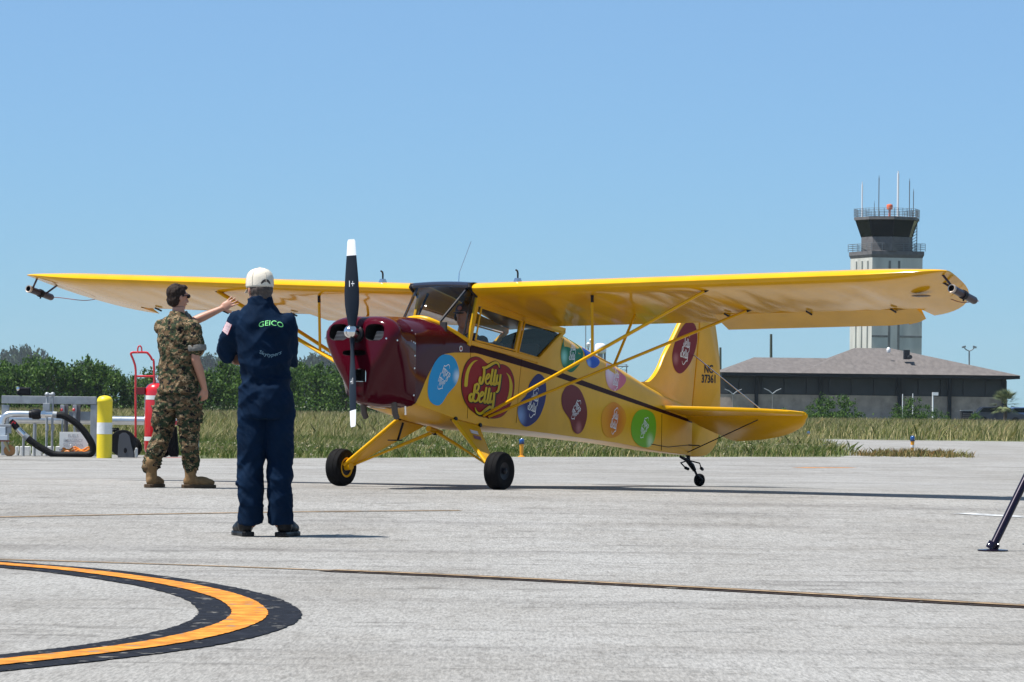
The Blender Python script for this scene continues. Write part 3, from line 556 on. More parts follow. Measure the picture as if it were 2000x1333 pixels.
# cabin frame members and panes, both sides
def cabin():
    sill = lambda u: .635 + .128 * u
    FW = [(-.175, .979), (-.929, .868), (-.805, .567), (-.072, .652)]; RW = [(-.990, .854), (-1.721, .762), (-1.275, .497), (-.875, .552)]
    for s in (1, -1):
        y = s * .345
        def bar(a, b, w_, name, th=.03, m=M_Y):
            a, b = V(a[0], y, a[1]), V(b[0], y, b[1]); d = (b - a).normalized(); nr = Vector((0, 1, 0)); sd = d.cross(nr).normalized(); mb = MB()
            mb.rings([[p + sd * w_ / 2 * i + nr * th / 2 * j for i, j in ((-1, -1), (1, -1), (1, 1), (-1, 1))] for p in (a, b)]); pl(mb, name, m, bevel=.004)
        bar((.028, .60), (-.150, 1.13), .055, 'door_post'); bar((-.845, .54), (-.965, .90), .046, 'centre_post'); bar((-1.245, .46), (-1.79, .785), .045, 'rear_post')
        bar((-.13, 1.02), (-1.0, .885), .05, 'top_rail'); bar((-.95, .893), (-1.80, .79), .05, 'top_rail'); bar((.0, .628), (-1.27, .472), .045, 'sill_rail', .036)
        # fill between the top rail and the wing underside
        mb = MB(); mb.rings([[V(-.12, y + q, 1.03), V(-.95, y + q, .90), V(-1.78, y + q, .79), V(-1.6, y + q, .86), V(-.95, y + q, 1.0), V(-.15, y + q, 1.14)] for q in (-.008, .008)]); pl(mb, 'cabin_upper_panel', M_Y)
        for W in (FW, RW):
            mb = MB(); mb.add([V(u, y, w_) for u, w_ in W], [(0, 1, 2, 3)]); pl(mb, 'side_window_pane', M_GLS, fix=False)
            c = (sum(p[0] for p in W) / 4, sum(p[1] for p in W) / 4)
            for k in range(4):
                a, b = W[k], W[(k + 1) % 4]; mb = MB(); A = V(a[0], y + s * .019, a[1]); B = V(b[0], y + s * .019, b[1]); mb.tube([A, B], .009, 6); pl(mb, 'window_bead', M_Y)
    # windshield: grid from base curve to the wing leading edge
    top = []
    n = len(WSB)
    for i in range(n):
        t = i / (n - 1); v = .352 * math.cos(math.pi * t); vv = .345 * math.copysign(min(1, abs(v) / .345), v)
        fr = abs(v) / .352; top.append(V(.02 - .155 * max(0, fr - .9) / .1, vv, 1.196 - .09 * max(0, fr - .9) / .1))
    rr = []
    for k in range(9):
        t = k / 8; rr.append([WSB[i].lerp(top[i], t) + Vector((.07, 0, .03)) * math.sin(math.pi * t) * (1 - abs(WSB[i].y) / .36) for i in range(n)])
    mb = MB(); mb.rings(rr, cap=False, closed=False); pl(mb, 'windshield', M_GLS, smooth=60)
    # tinted roof between the wings
    mb = MB(); rr = []
    for x, w_ in ((.03, 1.165), (.035, 1.19), (.01, 1.215), (-.06, 1.225), (-.2, 1.215), (-.45, 1.165), (-.75, 1.10)): rr.append([V(x, v, w_ + .012 * (1 - (v / .35) ** 2)) for v in np.linspace(-.345, .345, 9)])
    mb.rings(rr, cap=False, closed=False); pl(mb, 'tinted_roof', mat('tinted_roof', (.012, .014, .03), .12, coat=.5), smooth=40)
    mb = MB(); rr = []
    for x, w_ in ((-.75, 1.10), (-1.1, 1.0), (-1.5, .88), (-1.82, .80)): rr.append([V(x, v, w_ + .012 * (1 - (v / .35) ** 2)) for v in np.linspace(-.345, .345, 9)])
    mb.rings(rr, cap=False, closed=False); pl(mb, 'aft_roof', M_YS, smooth=40)
    # dark trim round the windshield top corners
    for s in (1, -1):
        mb = MB(); mb.tube([V(.02, s * .34, 1.21), V(.035, s * .346, 1.18), V(-.03, s * .348, 1.13), V(-.14, s * .350, 1.06)], [.014, .018, .014, .010], 8); pl(mb, 'corner_trim', M_BLK, smooth=40)
    # cabin inside: panel, floor, tubes, seats
    mb = MB(); mb.box(V(.36, 0, .70), (.03, .60, .24)); pl(mb, 'instrument_panel', M_INT)
    for v in (-.15, 0, .15): mb = MB(); mb.lathe([(.05, 0), (.05, .012)], V(.343, v, .72), (-1, 0, 0), 14); pl(mb, 'gauge', M_BLK)
    mb = MB(); mb.box(V(-.55, 0, .02), (2.2, .62, .02)); pl(mb, 'cabin_floor', M_INT)
    for s in (1, -1): mb = MB(); mb.tube([V(.36, s * .22, .82), V(-.02, s * .30, 1.17)], .014, 8); mb.tube([V(.10, s * .33, .66), V(-.16, s * .26, 1.12)], .012, 8); pl(mb, 'cabin_tube', M_BLK)
    for x in (-.55, -1.25):
        mb = MB(); mb.box(V(x, 0, .22), (.42, .42, .10)); mb.box(V(x - .24, 0, .44), (.08, .42, .42), Matrix.Rotation(-.2, 3, 'Y')); pl(mb, 'seat', mat('seat_vinyl', (.05, .05, .055), .6), bevel=.03)
    mb = MB(); mb.rings([[V(-1.82, v, w_) for v, w_ in ((-.29, -.2), (.29, -.2), (.29, .70), (-.29, .70))], [V(-1.85, v, w_) for v, w_ in ((-.29, -.2), (.29, -.2), (.29, .70), (-.29, .70))]]); pl(mb, 'baggage_bulkhead', M_INT)
cabin()
# ---- wings
TH_W = math.radians(12.6); CH = 1.56; W0 = 1.165
def af(x, t=.125):           # upper, lower
    yt = 5 * t * (.2969 * math.sqrt(x) - .126 * x - .3516 * x ** 2 + .2843 * x ** 3 - .1030 * x ** 4); m_, p_ = .026, .35
    yc = m_ / p_ ** 2 * (2 * p_ * x - x * x) if x < p_ else m_ / (1 - p_) ** 2 * (1 - 2 * p_ + 2 * p_ * x - x * x); return yc + yt, yc - yt * .92
XS = [0, .004, .012, .025, .045, .07, .10, .15, .22, .30, .38, .46, .54, .62, .70, .75, .80, .86, .92, .97, 1.0]
def wpt(s, v, x, y): # chord fraction x in metres from root leading edge line, y thickness metres
    dih = .0215 if s > 0 else .033
    return V(-x * math.cos(TH_W) - y * math.sin(TH_W) * 1.0, s * v, W0 + dih * (v - .345) - x * math.sin(TH_W) + y * math.cos(TH_W))
A0, A1, HX = 2.42, 4.66, .77
def plan(v):
    if v <= 4.5: return 0.0, CH
    q = (v - 4.5) / (5.42 - 4.5); k = 1 - math.sqrt(max(0, 1 - min(q, .9995) ** 2)); return .10 * CH * k, CH * (1 - .82 * k)
def wing(s, name):
    rib = .30; vs = []
    v = .352
    while v < 4.5:
        for k in range(4): vs.append(v + rib * k / 4)
        v += rib
    vs = [q for q in vs if q < 4.5 and abs(q - A0) > .03 and abs(q - A1) > .03] + [A0 - .001, A0 + .001, A1 - .001, A1 + .001] + list(np.linspace(4.5, 5.25, 10)) + [5.3, 5.35, 5.385, 5.405, 5.415]
    vs = sorted(set(vs)); rr = []; rq = random.Random(11 + s); SAG = [rq.choice((.001, .003, .006, .009)) for _ in range(20)]
    for v in vs:
        le, te = plan(v); ch = te - le; k = (v - .352) / rib % 1; sag = SAG[int((v - .352) / rib)] * math.sin(math.pi * k) ** 2 * (1 if v < 4.6 else 0); cut = A0 <= v <= A1; ring = []; t = .125 * (1 if v < 4.5 else max(.45, 1 - .5 * ((v - 4.5) / .92) ** 2))
        lift = .05 * max(0, (v - 4.5) / .92) ** 2
        xs = [min(x, HX * CH / ch) if cut else x for x in XS]
        up = [(x, af(x, t)[0]) for x in xs]; lo = [(x, af(x, t)[1]) for x in xs]
        for x, y in up[::-1]: ring.append(wpt(s, v, le + x * ch, y * ch - (sag if .12 < x < .97 else 0) + lift))
        for x, y in lo[1:]: ring.append(wpt(s, v, le + x * ch, y * ch + (sag if .12 < x < .97 else 0) + lift))
        rr.append(ring)
    mb = MB(); mb.rings(rr, True); o = pl(mb, name, M_W, smooth=38)
    # aileron
    dfl = math.radians(-14 if s > 0 else 13); mb = MB(); rr = []
    for v in [A0 + .012] + list(np.arange(A0 + .3, A1 - .1, .3)) + [A1 - .25, A1 - .12, A1 - .03]:
        te = plan(v)[1]; ch = te * (1 if v < 4.3 else 1 - .08 * ((v - 4.3) / .36) ** 2); up = []; lo = []
        for k in range(9):
            x = HX + .004 + (1 - HX - .004) * k / 8; a, b = af(min(x, 1)); up.append((x * ch if k else x * CH, a * CH)); lo.append((x * ch if k else x * CH, b * CH))
        hx, hy = HX * CH, sum(af(HX)) / 2 * CH; ring = []
        for x, y in up[::-1] + lo:
            dx, dy = x - hx, y - hy; ring.append(wpt(s, v, hx + dx * math.cos(dfl) - dy * math.sin(dfl), hy + dx * math.sin(dfl) + dy * math.cos(dfl)))
        rr.append(ring)
    mb.rings(rr, True); ail = pl(mb, 'aileron', M_W, smooth=38)
    for v in (2.6, 3.5, 4.4):
        mb = MB(); mb.tube([wpt(s, v, (HX - .05) * CH, af(.74)[1] * CH - .012), wpt(s, v, (HX + .02) * CH, af(.78)[1] * CH - .018)], .010, 6); mb.build('hinge', M_BLK, ail)
    # fuel gauge filler on top
    mb = MB(); c = wpt(s, .80, .13, af(.09)[0] * CH); mb.tube([c + Vector((0, 0, -.01)), c + Vector((0, 0, .03))], [.045, .03], 12); pl(mb, 'fuel_cap', M_CHR, smooth=40)
    mb = MB(); mb.tube([c + Vector((0, 0, .03)), c + Vector((0, 0, .08)), c + Vector((.01, 0, .1)), c + Vector((.035, 0, .108))], .009, 8); pl(mb, 'vent_tube', M_BLK, smooth=40)
    # struts
    f0, f1 = V(-.27, s * .35, -.088), wpt(s, 2.88, .20, af(.13)[1] * CH); r0, r1 = V(-.36, s * .35, -.10), wpt(s, 2.88, 1.06, af(.68)[1] * CH)
    for nm, a, b in (('front_strut', f0, f1), ('rear_strut', r0, r1)):
        mb = MB(); mb.tube([a, b], .033 if nm[0] == 'f' else .030, 14, flat=.5, ref=(1, 0, -.2)); o = pl(mb, nm, M_Y, smooth=50)
        mb = MB(); mb.tube([a + (a - b).normalized() * .06, a + (b - a).normalized() * .1], .018, 8); mb.build('fitting', M_BLK, o); mb = MB(); mb.tube([b, b + (b - a).normalized() * .05], .016, 8); mb.build('fitting', M_BLK, o)
    j0 = f0.lerp(f1, .5); j1 = r0.lerp(r1, .49); jt0 = wpt(s, 1.62, .22, af(.14)[1] * CH); jt1 = wpt(s, 1.6, 1.10, af(.70)[1] * CH)
    for a, b, r in ((j0, jt0, .015), (j1, jt1, .014), (j0, j1, .008)): mb = MB(); mb.tube([a, b], r, 10); pl(mb, 'jury_strut', M_Y, smooth=50)
    mb = MB(); mb.tube([jt0, jt0.lerp(j0, .12)], .016, 8); pl(mb, 'jury_fitting', M_BLK)
    # smoke canister under the tip
    a = V(-.19 if s > 0 else -.22, s * 5.45, 1.133 if s > 0 else 1.207); ax = Vector((-.93, s * .12 if s > 0 else -.02, -.185 if s < 0 else -.24)).normalized(); M_CAN = M_CANIS
    mb = MB(); mb.lathe([(.026, .03), (.030, .0), (.037, -.004), (.038, .05), (.036, .06), (.036, .40), (.030, .415), (.0, .416)], a, ax, 18, cap=False); can = pl(mb, 'smoke_canister', M_CAN, smooth=40)
    mb = MB(); mb.lathe([(.0, .03), (.03, .031)], a, ax, 16, cap=False); mb.build('bore', M_DRK, can); mb = MB(); mb.lathe([(.039, .19), (.044, .19), (.044, .23), (.039, .23)], a, ax, 16); mb.tube([a + ax * .21, a + ax * .21 + Vector((0, 0, -.06))], .008, 6); mb.build('clamp', M_BLK, can)
    mb = MB(); mb.lathe([(.030, -.003), (.039, -.006), (.041, .0), (.041, .02), (.038, .024)], a, ax, 18, cap=False); mb.build('rim', mat('canister_rim', (.5, .42, .36), .4, .5), can, 40)
    for t, x in ((.06, .22), (.28, .45)):
        p = a + ax * t; q = wpt(s, 5.33 if x < .3 else 5.2, x, .05); mb = MB(); mb.tube([p, q], .011, 8); pl(mb, 'canister_bracket', M_CAN)
    q = wpt(s, 5.1, .95, .0); e = a + ax * .41; mb = MB(); mb.tube(catmull([e, e + Vector((-.12, -s * .02, .0)), (e + q) / 2 + Vector((-.1, -s * .05, -.02)), q], 5, False), .004, 5); pl(mb, 'igniter_wire', mat('wire_red', (.25, .05, .04), .5))
M_CANIS = mat('burnt_canister', (.06, .04, .05), .35, .6, var=.5, vscale=9)
wing(1, 'left_wing'); wing(-1, 'right_wing')
mb = MB(); q = wpt(1, 4.95, .62, af(.4)[1] * CH * .9); mb.ell(q + Vector((0, 0, -.008)), (.05, .10, .012)); pl(mb, 'inspection_plate', mat('plate_grey', (.2, .17, .15), .5), smooth=60)
a = V(-.13, .12, 1.225); mb = MB(); mb.tube([a, a + Vector((-.01, 0, .10))], .006, 6); mb.tube([a + Vector((-.01, 0, .10)), a + Vector((-.22, 0, .42))], .0035, 5); pl(mb, 'whip_antenna', M_CHR)
# ---- nose: cowling with real intake holes
def cowl():
    N = 44
    def front(k=1.0):
        P = [(0, .845), (.12, .852), (.24, .838), (.33, .80), (.39, .735), (.405, .665), (.385, .585), (.335, .48), (.27, .36), (.20, .24), (.14, .13), (.10, .05), (.06, .012), (0, .006)]; return P
    def rear():
        u = .961; h, a, t = .345, .60, .862; P = [(h * math.sin(q), a + (t - a) * math.cos(q)) for q in [math.pi / 2 * k / 6 for k in range(7)]]; P += [(h, .60 - .585 * k / 4) for k in range(1, 5)]; P += [(h - .02, .003), (.2, -.02), (0, -.035)]; return P
    def resample(P, n):
        P = [np.array(p) for p in catmull([(p[0], p[1], 0) for p in P], 6, False)]; d = np.r_[0, np.cumsum([np.linalg.norm(P[i + 1] - P[i]) for i in range(len(P) - 1)])]; t = np.linspace(0, d[-1], n); A = np.array(P); return np.c_[np.interp(t, d, A[:, 0]), np.interp(t, d, A[:, 1])]
    F, Rr = resample(front(), 24), resample(rear(), 24); F[:, 0] *= 1.045; cz = .52; rr = []
    def loop(P, u_of): return [V(u_of(p[1]), p[0], p[1]) for p in P] + [V(u_of(p[1]), -p[0], p[1]) for p in P[-2:0:-1]]
    uf = lambda w_: 1.46 - .10 * (w_ - .55) if w_ > .4 else 1.475 - .10 * (.4 - w_)
    for t in (0, .2, .4): P = Rr * (1 - t) + F * t; P = P * 1.0; P[:, 0] *= 1 + .05 * math.sin(math.pi * t); rr.append(loop(P, lambda w_, t=t: .961 + (uf(w_) - .961 - .02) * (t / .8)))
    P = Rr * .22 + F * .78; rr.append(loop(P, lambda w_: uf(w_) - .165))
    def shrink(P, d):
        Q = P.copy(); c = np.array([0, .58]); v = Q - c; L = np.linalg.norm(v, axis=1)[:, None]; return c + v * (1 - d / np.maximum(L, .12))
    for d, du in ((0, -.105), (.008, -.070), (.024, -.038), (.048, -.014), (.08, -.002), (.12, .004), (.18, .006)): rr.append(loop(shrink(F, d), lambda w_, du=du: uf(w_) + du))
    mb = MB(); mb.rings(rr, True); o = pl(mb, 'cowling', [M_MR, M_DRK], smooth=50)
    # intake cutters
    cb = MB(); cb.mi = 1
    def hole(v0, v1, w0, w1, depth=.28, r=.4):
        P = []
        cv, cw, a, b = (v0 + v1) / 2, (w0 + w1) / 2, (v1 - v0) / 2, (w1 - w0) / 2
        for k in range(24):
            t = 2 * math.pi * k / 24; P.append((cv + a * math.copysign(abs(math.cos(t)) ** .62, math.cos(t)), cw + b * math.copysign(abs(math.sin(t)) ** .62, math.sin(t))))
        cb.rings([[V(u, p[0], p[1]) for p in P] for u in (1.46 - depth, 1.62)])
    hole(.085, .30, .615, .775); hole(-.335, -.11, .615, .775); hole(-.16, .11, .47, .525, .2); hole(-.02, .11, .225, .345, .16)
    c = cb.build('cut', [M_MR, M_DRK]); c.parent = PLANE
    bo = o.modifiers.new('b', 'BOOLEAN'); bo.operation = 'DIFFERENCE'; bo.solver = 'EXACT'; bo.object = c; bpy.context.view_layer.update(); bake(o); bpy.data.objects.remove(c)
    o.data.set_sharp_from_angle(angle=math.radians(40))
    for s in (1, -1):   # cylinder fins in the intakes
        mb = MB()
        for k in range(7): mb.box(V(1.33, s * .2 + (.03 if s > 0 else -.03), .625 + k * .013), (.16, .15 - .012 * k, .005))
        pl(mb, 'cylinder_fins', mat('fin_alloy', (.25, .25, .26), .5, .7), o)
    mb = MB()
    for a, b in (((-.02, .345), (.11, .345)), ((.11, .345), (.11, .225)), ((.11, .225), (-.02, .225)), ((-.02, .225), (-.02, .345))): mb.tube([V(1.468, *a), V(1.468, *b)], .006, 6)
    mb.build('air_filter_frame', M_CHR, o); mb = MB(); mb.box(V(1.36, .045, .285), (.02, .13, .12)); mb.build('air_filter', M_INT, o)
    # flush fasteners and seam
    def cv(u, w_):
        t = min(1, (u - .961) / (uf(w_) - .02 - .961) * .8); P = Rr * (1 - t) + F * t; i = np.argsort(P[:, 1]); return float(np.interp(w_, P[i, 1], P[i, 0])) * (1 + .03 * math.sin(math.pi * t))
    mb = MB()
    for u, w_ in ((1.15, .64), (1.08, .62), (1.02, .61), (.985, .60), (.985, .48), (.985, .36), (.985, .10), (1.38, .62), (.985, .72), (1.25, .64)):
        y = cv(u, w_); mb.ell(V(u, y, w_), (.011, .006, .011), n=8, m=5)
    for v in (-.36, .05, .345): mb.ell(V(1.475, v, .635), (.006, .011, .011), n=8, m=5)
    mb.build('fastener', M_CHR, o)
    for v in (-.16, .20):
        mb = MB(); mb.tube([V(1.12, v, .06), V(1.09, v, -.08), V(1.06, v, -.12)], .03, 12); pl(mb, 'exhaust_pipe', mat('exhaust_steel', (.09, .08, .08), .5, .8), smooth=40)
    mb = MB(); mb.tube([V(.98, .24, .02), V(.97, .24, -.09)], .010, 8); pl(mb, 'drain_pipe', M_CHR)
cowl()
# firewall and belly fairing behind the cowling
mb = MB(); mb.rings([[V(.955, v, w_) for v, w_ in ((-.33, .02), (.33, .02), (.33, .6), (.2, .8), (-.2, .8), (-.33, .6))], [V(.935, v, w_) for v, w_ in ((-.33, .02), (.33, .02), (.33, .6), (.2, .8), (-.2, .8), (-.33, .6))]]); pl(mb, 'firewall', M_CHR)
# ---- propeller
def prop():
    pit = math.radians(9.5); hub = V(1.545, .0, .690); ax = Vector((math.cos(pit), 0, math.sin(pit))); lat = Vector((0, 1, 0)); upv = ax.cross(lat); root = bpy.data.objects.new('propeller', None); COL.objects.link(root); root.parent = PLANE
    rl = math.radians(-8.0); b1 = (upv * math.cos(rl) + lat * math.sin(rl)); sd = ax.cross(b1)
    R = .92
    for sgn in (1, -1):
        sp = b1 * sgn; ch = sd * sgn
        mb = MB(); mt = MB(); rr = []; tip = []; st = [.05, .12, .2, .3, .42, .55, .68, .8, .825, .827, .838, .84, .9, .98, 1.0]
        def ring(t):
            c = interp(t, [.05, .12, .25, .42, .6, .8, .98, 1.0], [.075, .095, .135, .142, .128, .100, .078, .060]) / 1; tw = math.radians(interp(t, [.05, .3, .6, 1.0], [62, 40, 24, 15])); th = interp(t, [.05, .15, .4, 1.0], [.055, .04, .018, .006])
            cd = ch * math.cos(tw) + ax * math.sin(tw); nd = ax * math.cos(tw) - ch * math.sin(tw); return [hub + sp * (t * R) + cd * (c / 2 * math.cos(q)) + nd * (th / 2 * math.sin(q)) for q in [2 * math.pi * k / 16 for k in range(16)]]
        rr = [ring(t) for t in st]; n = 16; mb.rings(rr, True)
        # colour: white tip with one thin band
        idx = []
        for i in range(len(st) - 1): idx += [1 if (st[i] >= .838 or .825 <= st[i] < .827 + 1e-6) else 0] * n
        idx += [0, 1]; mb.m = idx; bl = mb.build('blade', [M_PROP, M_WHT], root, 60)
        mb = MB(); c = hub + sp * R * .52; tw = math.radians(28); cd = ch * math.cos(tw) + ax * math.sin(tw); nd = (ax * math.cos(tw) - ch * math.sin(tw)) * .0105
        for q0, q1, wd in ((Vector(sp) * -.03, Vector(sp) * .03, .006),): 
            mb.add([c + cd * .018 + q0 + nd, c + cd * (.018 + wd) + q0 + nd, c + cd * (.018 + wd) + q1 + nd, c + cd * .018 + q1 + nd], [(0, 1, 2, 3)])
        mb.add([c - cd * .012 - sp * .026 + nd, c - cd * .008 - sp * .026 + nd, c - cd * .008 + sp * .026 + nd, c - cd * .012 + sp * .026 + nd], [(0, 1, 2, 3)]); mb.add([c - cd * .026 - sp * .004 + nd, c + cd * .004 - sp * .004 + nd, c + cd * .004 + sp * .004 + nd, c - cd * .026 + sp * .004 + nd], [(0, 1, 2, 3)])
        mb.build('maker_mark', M_WHT, bl, fix=False)
    mb = MB(); mb.lathe([(.062, -.10), (.064, -.02), (.066, .0), (.066, .02), (.064, .04), (.056, .062), (.042, .080), (.022, .092), (.001, .096)], hub, ax, 24); mb.build('spinner', M_CHR, root, 50)
    mb = MB(); mb.lathe([(.05, -.13), (.08, -.10), (.08, -.06), (.05, -.04)], hub, ax, 24); mb.build('hub', M_BLK, root, 40)
prop()
# ---- landing gear
def gear():
    for s in (1, -1):
        ax = V(.36, s * .93, -.622); root = bpy.data.objects.new('main_wheel', None); COL.objects.link(root); root.parent = PLANE
        mb = MB(); prof = [(.085, -.062), (.12, -.072), (.155, -.076), (.176, -.066), (.184, -.045), (.1855, -.03), (.183, -.029), (.183, -.024), (.1865, -.023), (.187, 0), (.1865, .023), (.183, .024), (.183, .029), (.1855, .03), (.184, .045), (.176, .066), (.155, .076), (.12, .072), (.085, .062)]
        mb.lathe(prof, ax, (0, 1, 0), 40, cap=False); mb.build('tyre', M_RUB, root, 40)
        mb = MB(); mb.lathe([(.088, -.060), (.094, -.064), (.088, -.045), (.03, -.04), (.03, .04), (.088, .045), (.094, .064), (.088, .060)], ax, (0, 1, 0), 30); mb.build('rim', M_BLK, root, 40)
        if s < 0: mb = MB(); mb.lathe([(.080, .064), (.100, .070), (.098, .074), (.080, .068)], ax, (0, 1, 0), 30, cap=False); mb.build('rim_ring', M_Y, root, 40)
        mb = MB(); mb.lathe([(.03, .04), (.032, .07), (.02, .08), (.0, .081)], ax, (0, s, 0), 16, cap=False); mb.build('hub_cap', M_BLK, root, 40)
        # leg: front tube, tapered skin, rear tube
        a0, a1, ft, rt_ = V(.405, s * .865, -.60), V(.31, s * .85, -.605), V(.245, s * .325, -.135), V(-.195, s * .325, -.195)
        mb = MB(); mb.tube([ft, a0], [.030, .026], 12, flat=.7, ref=(1, 0, 0)); leg = pl(mb, 'gear_leg', M_Y, smooth=50)
        mb = MB(); n = Vector((0, .008, .008 * s)); mb.rings([[ft + n, rt_ + n, a1 + n, a0 + n], [ft - n, rt_ - n, a1 - n, a0 - n]]); mb.build('leg_fairing', M_Y, leg, bevel=.003); mb = MB(); mb.tube([rt_, a1], .014, 10); mb.build('rear_tube', M_Y, leg, 50)
        mb = MB(); mb.tube([V(.37, s * .80, -.605), V(.36, s * .90, -.622)], [.04, .035], 12); mb.build('axle', M_Y if s < 0 else M_BLK, leg, 50)
        mb = MB(); mb.tube([V(.08, s * .01, -.255), V(.30, s * .83, -.60)], .012, 10); mb.tube([V(.08, s * .01, -.255), V(.30, s * .83, -.60).lerp(V(.08, s * .01, -.255), .55)], .017, 10); pl(mb, 'shock_strut', M_Y, smooth=50)
        for hx_, hw_ in ((.247, -.128), (-.2, -.188)): mb = MB(); mb.tube([V(hx_, s * .30, hw_), V(hx_, s * .36, hw_ + .004)], .021, 8); mb.build('leg_hinge', M_BLK, leg)
        if s > 0:
            for k, (t, c) in enumerate(((.22, (.6, .6, .62)), (.34, (.16, .06, .12)))):
                mb = MB(); p = rt_.lerp(a1, t) + (ft.lerp(a0, t) - rt_.lerp(a1, t)) * .42 + Vector((.0, .012, .012)); e1 = (ft - rt_).normalized(); e2 = (a1 - rt_).normalized(); mb.add([p - e1 * .07 - e2 * .035, p + e1 * .07 - e2 * .035, p + e1 * .07 + e2 * .035, p - e1 * .07 + e2 * .035], [(0, 1, 2, 3)]); mb.build('sticker', mat('sticker', c, .4), leg, fix=False)
    mb = MB(); mb.tube([V(.2, 0, -.225), V(-.02, 0, -.27)], .03, 10); pl(mb, 'shock_mount', M_Y, smooth=50); mb = MB(); mb.ell(V(.08, 0, -.262), (.03, .035, .03)); pl(mb, 'mount_bolt', M_BLK)
    mb = MB(); mb.tube([V(.20, -.30, -.17), V(.20, -.36, -.34)], .012, 8); mb.box(V(.25, -.36, -.345), (.16, .07, .012)); pl(mb, 'boarding_step', M_BLK)
    # tail wheel
    c = V(-5.315, 0, -.79); root = bpy.data.objects.new('tail_wheel', None); COL.objects.link(root); root.parent = PLANE
    mb = MB(); mb.lathe([(.03, -.03), (.055, -.034), (.068, -.022), (.072, 0), (.068, .022), (.055, .034), (.03, .03)], c, (.25, 1, 0), 26); mb.build('tyre', M_RUB, root, 40)
    mb = MB(); mb.tube([V(-4.88, 0, -.53), V(-5.02, 0, -.565), V(-5.14, 0, -.63), V(-5.20, 0, -.68)], [.016, .022, .03, .022], 8); mb.tube([V(-5.20, 0, -.68), V(-5.16, .05, -.73), V(-5.29, .05, -.79)], .014, 8); mb.tube([V(-5.05, 0, -.50), V(-5.06, 0, -.58)], .022, 8); mb.build('spring_fork', M_BLK, root, 40)
    for s in (1, -1): mb = MB(); mb.tube([V(-5.06, 0, -.57), V(-5.1, s * .12, -.60), V(-5.17, s * .10, -.655)], .008, 6); mb.tube([V(-5.17, s * .10, -.655), V(-5.22, s * .09, -.67)], .018, 8); mb.build('steering_spring', M_BLK, root)
gear()
# ---- tail
def slab(outline, th, y0=0, n=7):
    # rounded-edge flat surface in the u,w plane
    P = catmull([(u, 0, w_) for u, w_ in outline], 6); c = sum(P, Vector()) / len(P); rr = []
    for k in (-1, -.7, 0, .7, 1):
        sc = .02 * (1 if abs(k) == 1 else (.35 if abs(k) > .5 else 0)); rr.append([V(p.x + (c.x - p.x) * sc, y0 + k * th / 2, p.z + (c.z - p.z) * sc) for p in P])
    mb = MB(); mb.rings(rr, True); return mb
FIN = [(-3.93, .27), (-4.10, .285), (-4.241, .354), (-4.36, .46), (-4.47, .60), (-4.64, .77), (-4.81, .955), (-4.92, 1.08), (-5.05, 1.17), (-5.16, 1.20), (-5.225, 1.15), (-5.22, .9), (-5.155, .45), (-5.085, .05), (-5.04, -.1), (-4.6, -.05), (-4.2, .1)]
RUD = [(-5.235, 1.17), (-5.38, 1.21), (-5.52, 1.13), (-5.60, .97), (-5.67, .75), (-5.715, .53), (-5.735, .28), (-5.74, 0), (-5.73, -.22), (-5.66, -.39), (-5.50, -.50), (-5.32, -.53), (-5.10, -.53), (-5.06, -.50), (-5.06, -.3), (-5.10, .05), (-5.17, .45), (-5.235, .9)]
fin = pl(slab(FIN, .05), 'fin', M_Y, smooth=60); rud = pl(slab(RUD, .05), 'rudder', M_Y, smooth=60)
def stab():
    for s in (1, -1):
        # tailplane: straight hinge line, swept rounded leading edge; planform in (u,v)
        hz = lambda u, v: -.02 + .20 * (u + 4.27) * .55 + .012 * v
        P = [(-4.25, .04), (-4.27, .15), (-4.36, .55), (-4.48, 1.0), (-4.60, 1.28), (-4.72, 1.45), (-4.855, 1.535), (-4.865, 1.48), (-4.865, .8), (-4.865, .04)]
        for nm, Q, droop in (('tailplane', P, 0), ('elevator', [(-4.88, .07), (-4.88, .8), (-4.88, 1.50), (-4.97, 1.50), (-5.10, 1.38), (-5.22, 1.15), (-5.30, .85), (-5.33, .6), (-5.33, .40), (-5.22, .28), (-5.02, .09)], .50)):
            c = catmull([(p[0], s * p[1], 0) for p in Q], 5); ce = sum(c, Vector()) / len(c); rr = []
            for k in (-1, -.6, .6, 1):
                sc = .03 if abs(k) == 1 else 0; ring = []
                for p in c:
                    q = p + (ce - p) * sc; w_ = hz(q.x, abs(q.y)) + k * .022
                    if droop and q.x < -4.88: w_ -= (-4.88 - q.x) * droop
                    ring.append(V(q.x, q.y, w_ + .03))
                rr.append(ring)
            mb = MB(); mb.rings(rr, True); pl(mb, nm, M_Y, smooth=50)
        for a, b in ((V(-5.10, 0, .62), V(-4.84, s * 1.10, -.05)), (V(-4.95, 0, -.50), V(-4.90, s * .95, -.11))): mb = MB(); mb.tube([a, b], .006, 6); pl(mb, 'brace_wire', M_CHR if b.z > a.z - .8 and a.z > 1 else M_BLK)
        mb = MB(); mb.tube([V(-3.98, s * .14, -.385), V(-4.4, s * .11, -.42), V(-4.95, s * .06, -.40)], .004, 5); mb.tube([V(-4.95, s * .06, -.40), V(-5.09, s * .12, -.405)], .007, 5); pl(mb, 'control_cable', M_BLK)
stab()
mb = MB(); mb.tube([V(-4.25, hw(-4.25) + .001, w_) for w_ in np.linspace(-.455, -.06, 6)], .003, 5); pl(mb, 'skin_seam', M_ST)
for q in ([(-.98, .52), (-.93, .25), (-.88, -.16)], [(-.02, .58), (.02, .2), (.03, -.12)]):
    mb = MB(); mb.tube([V(u, hw(u), w_) for u, w_ in q], .0022, 5); pl(mb, 'door_seam', M_ST)
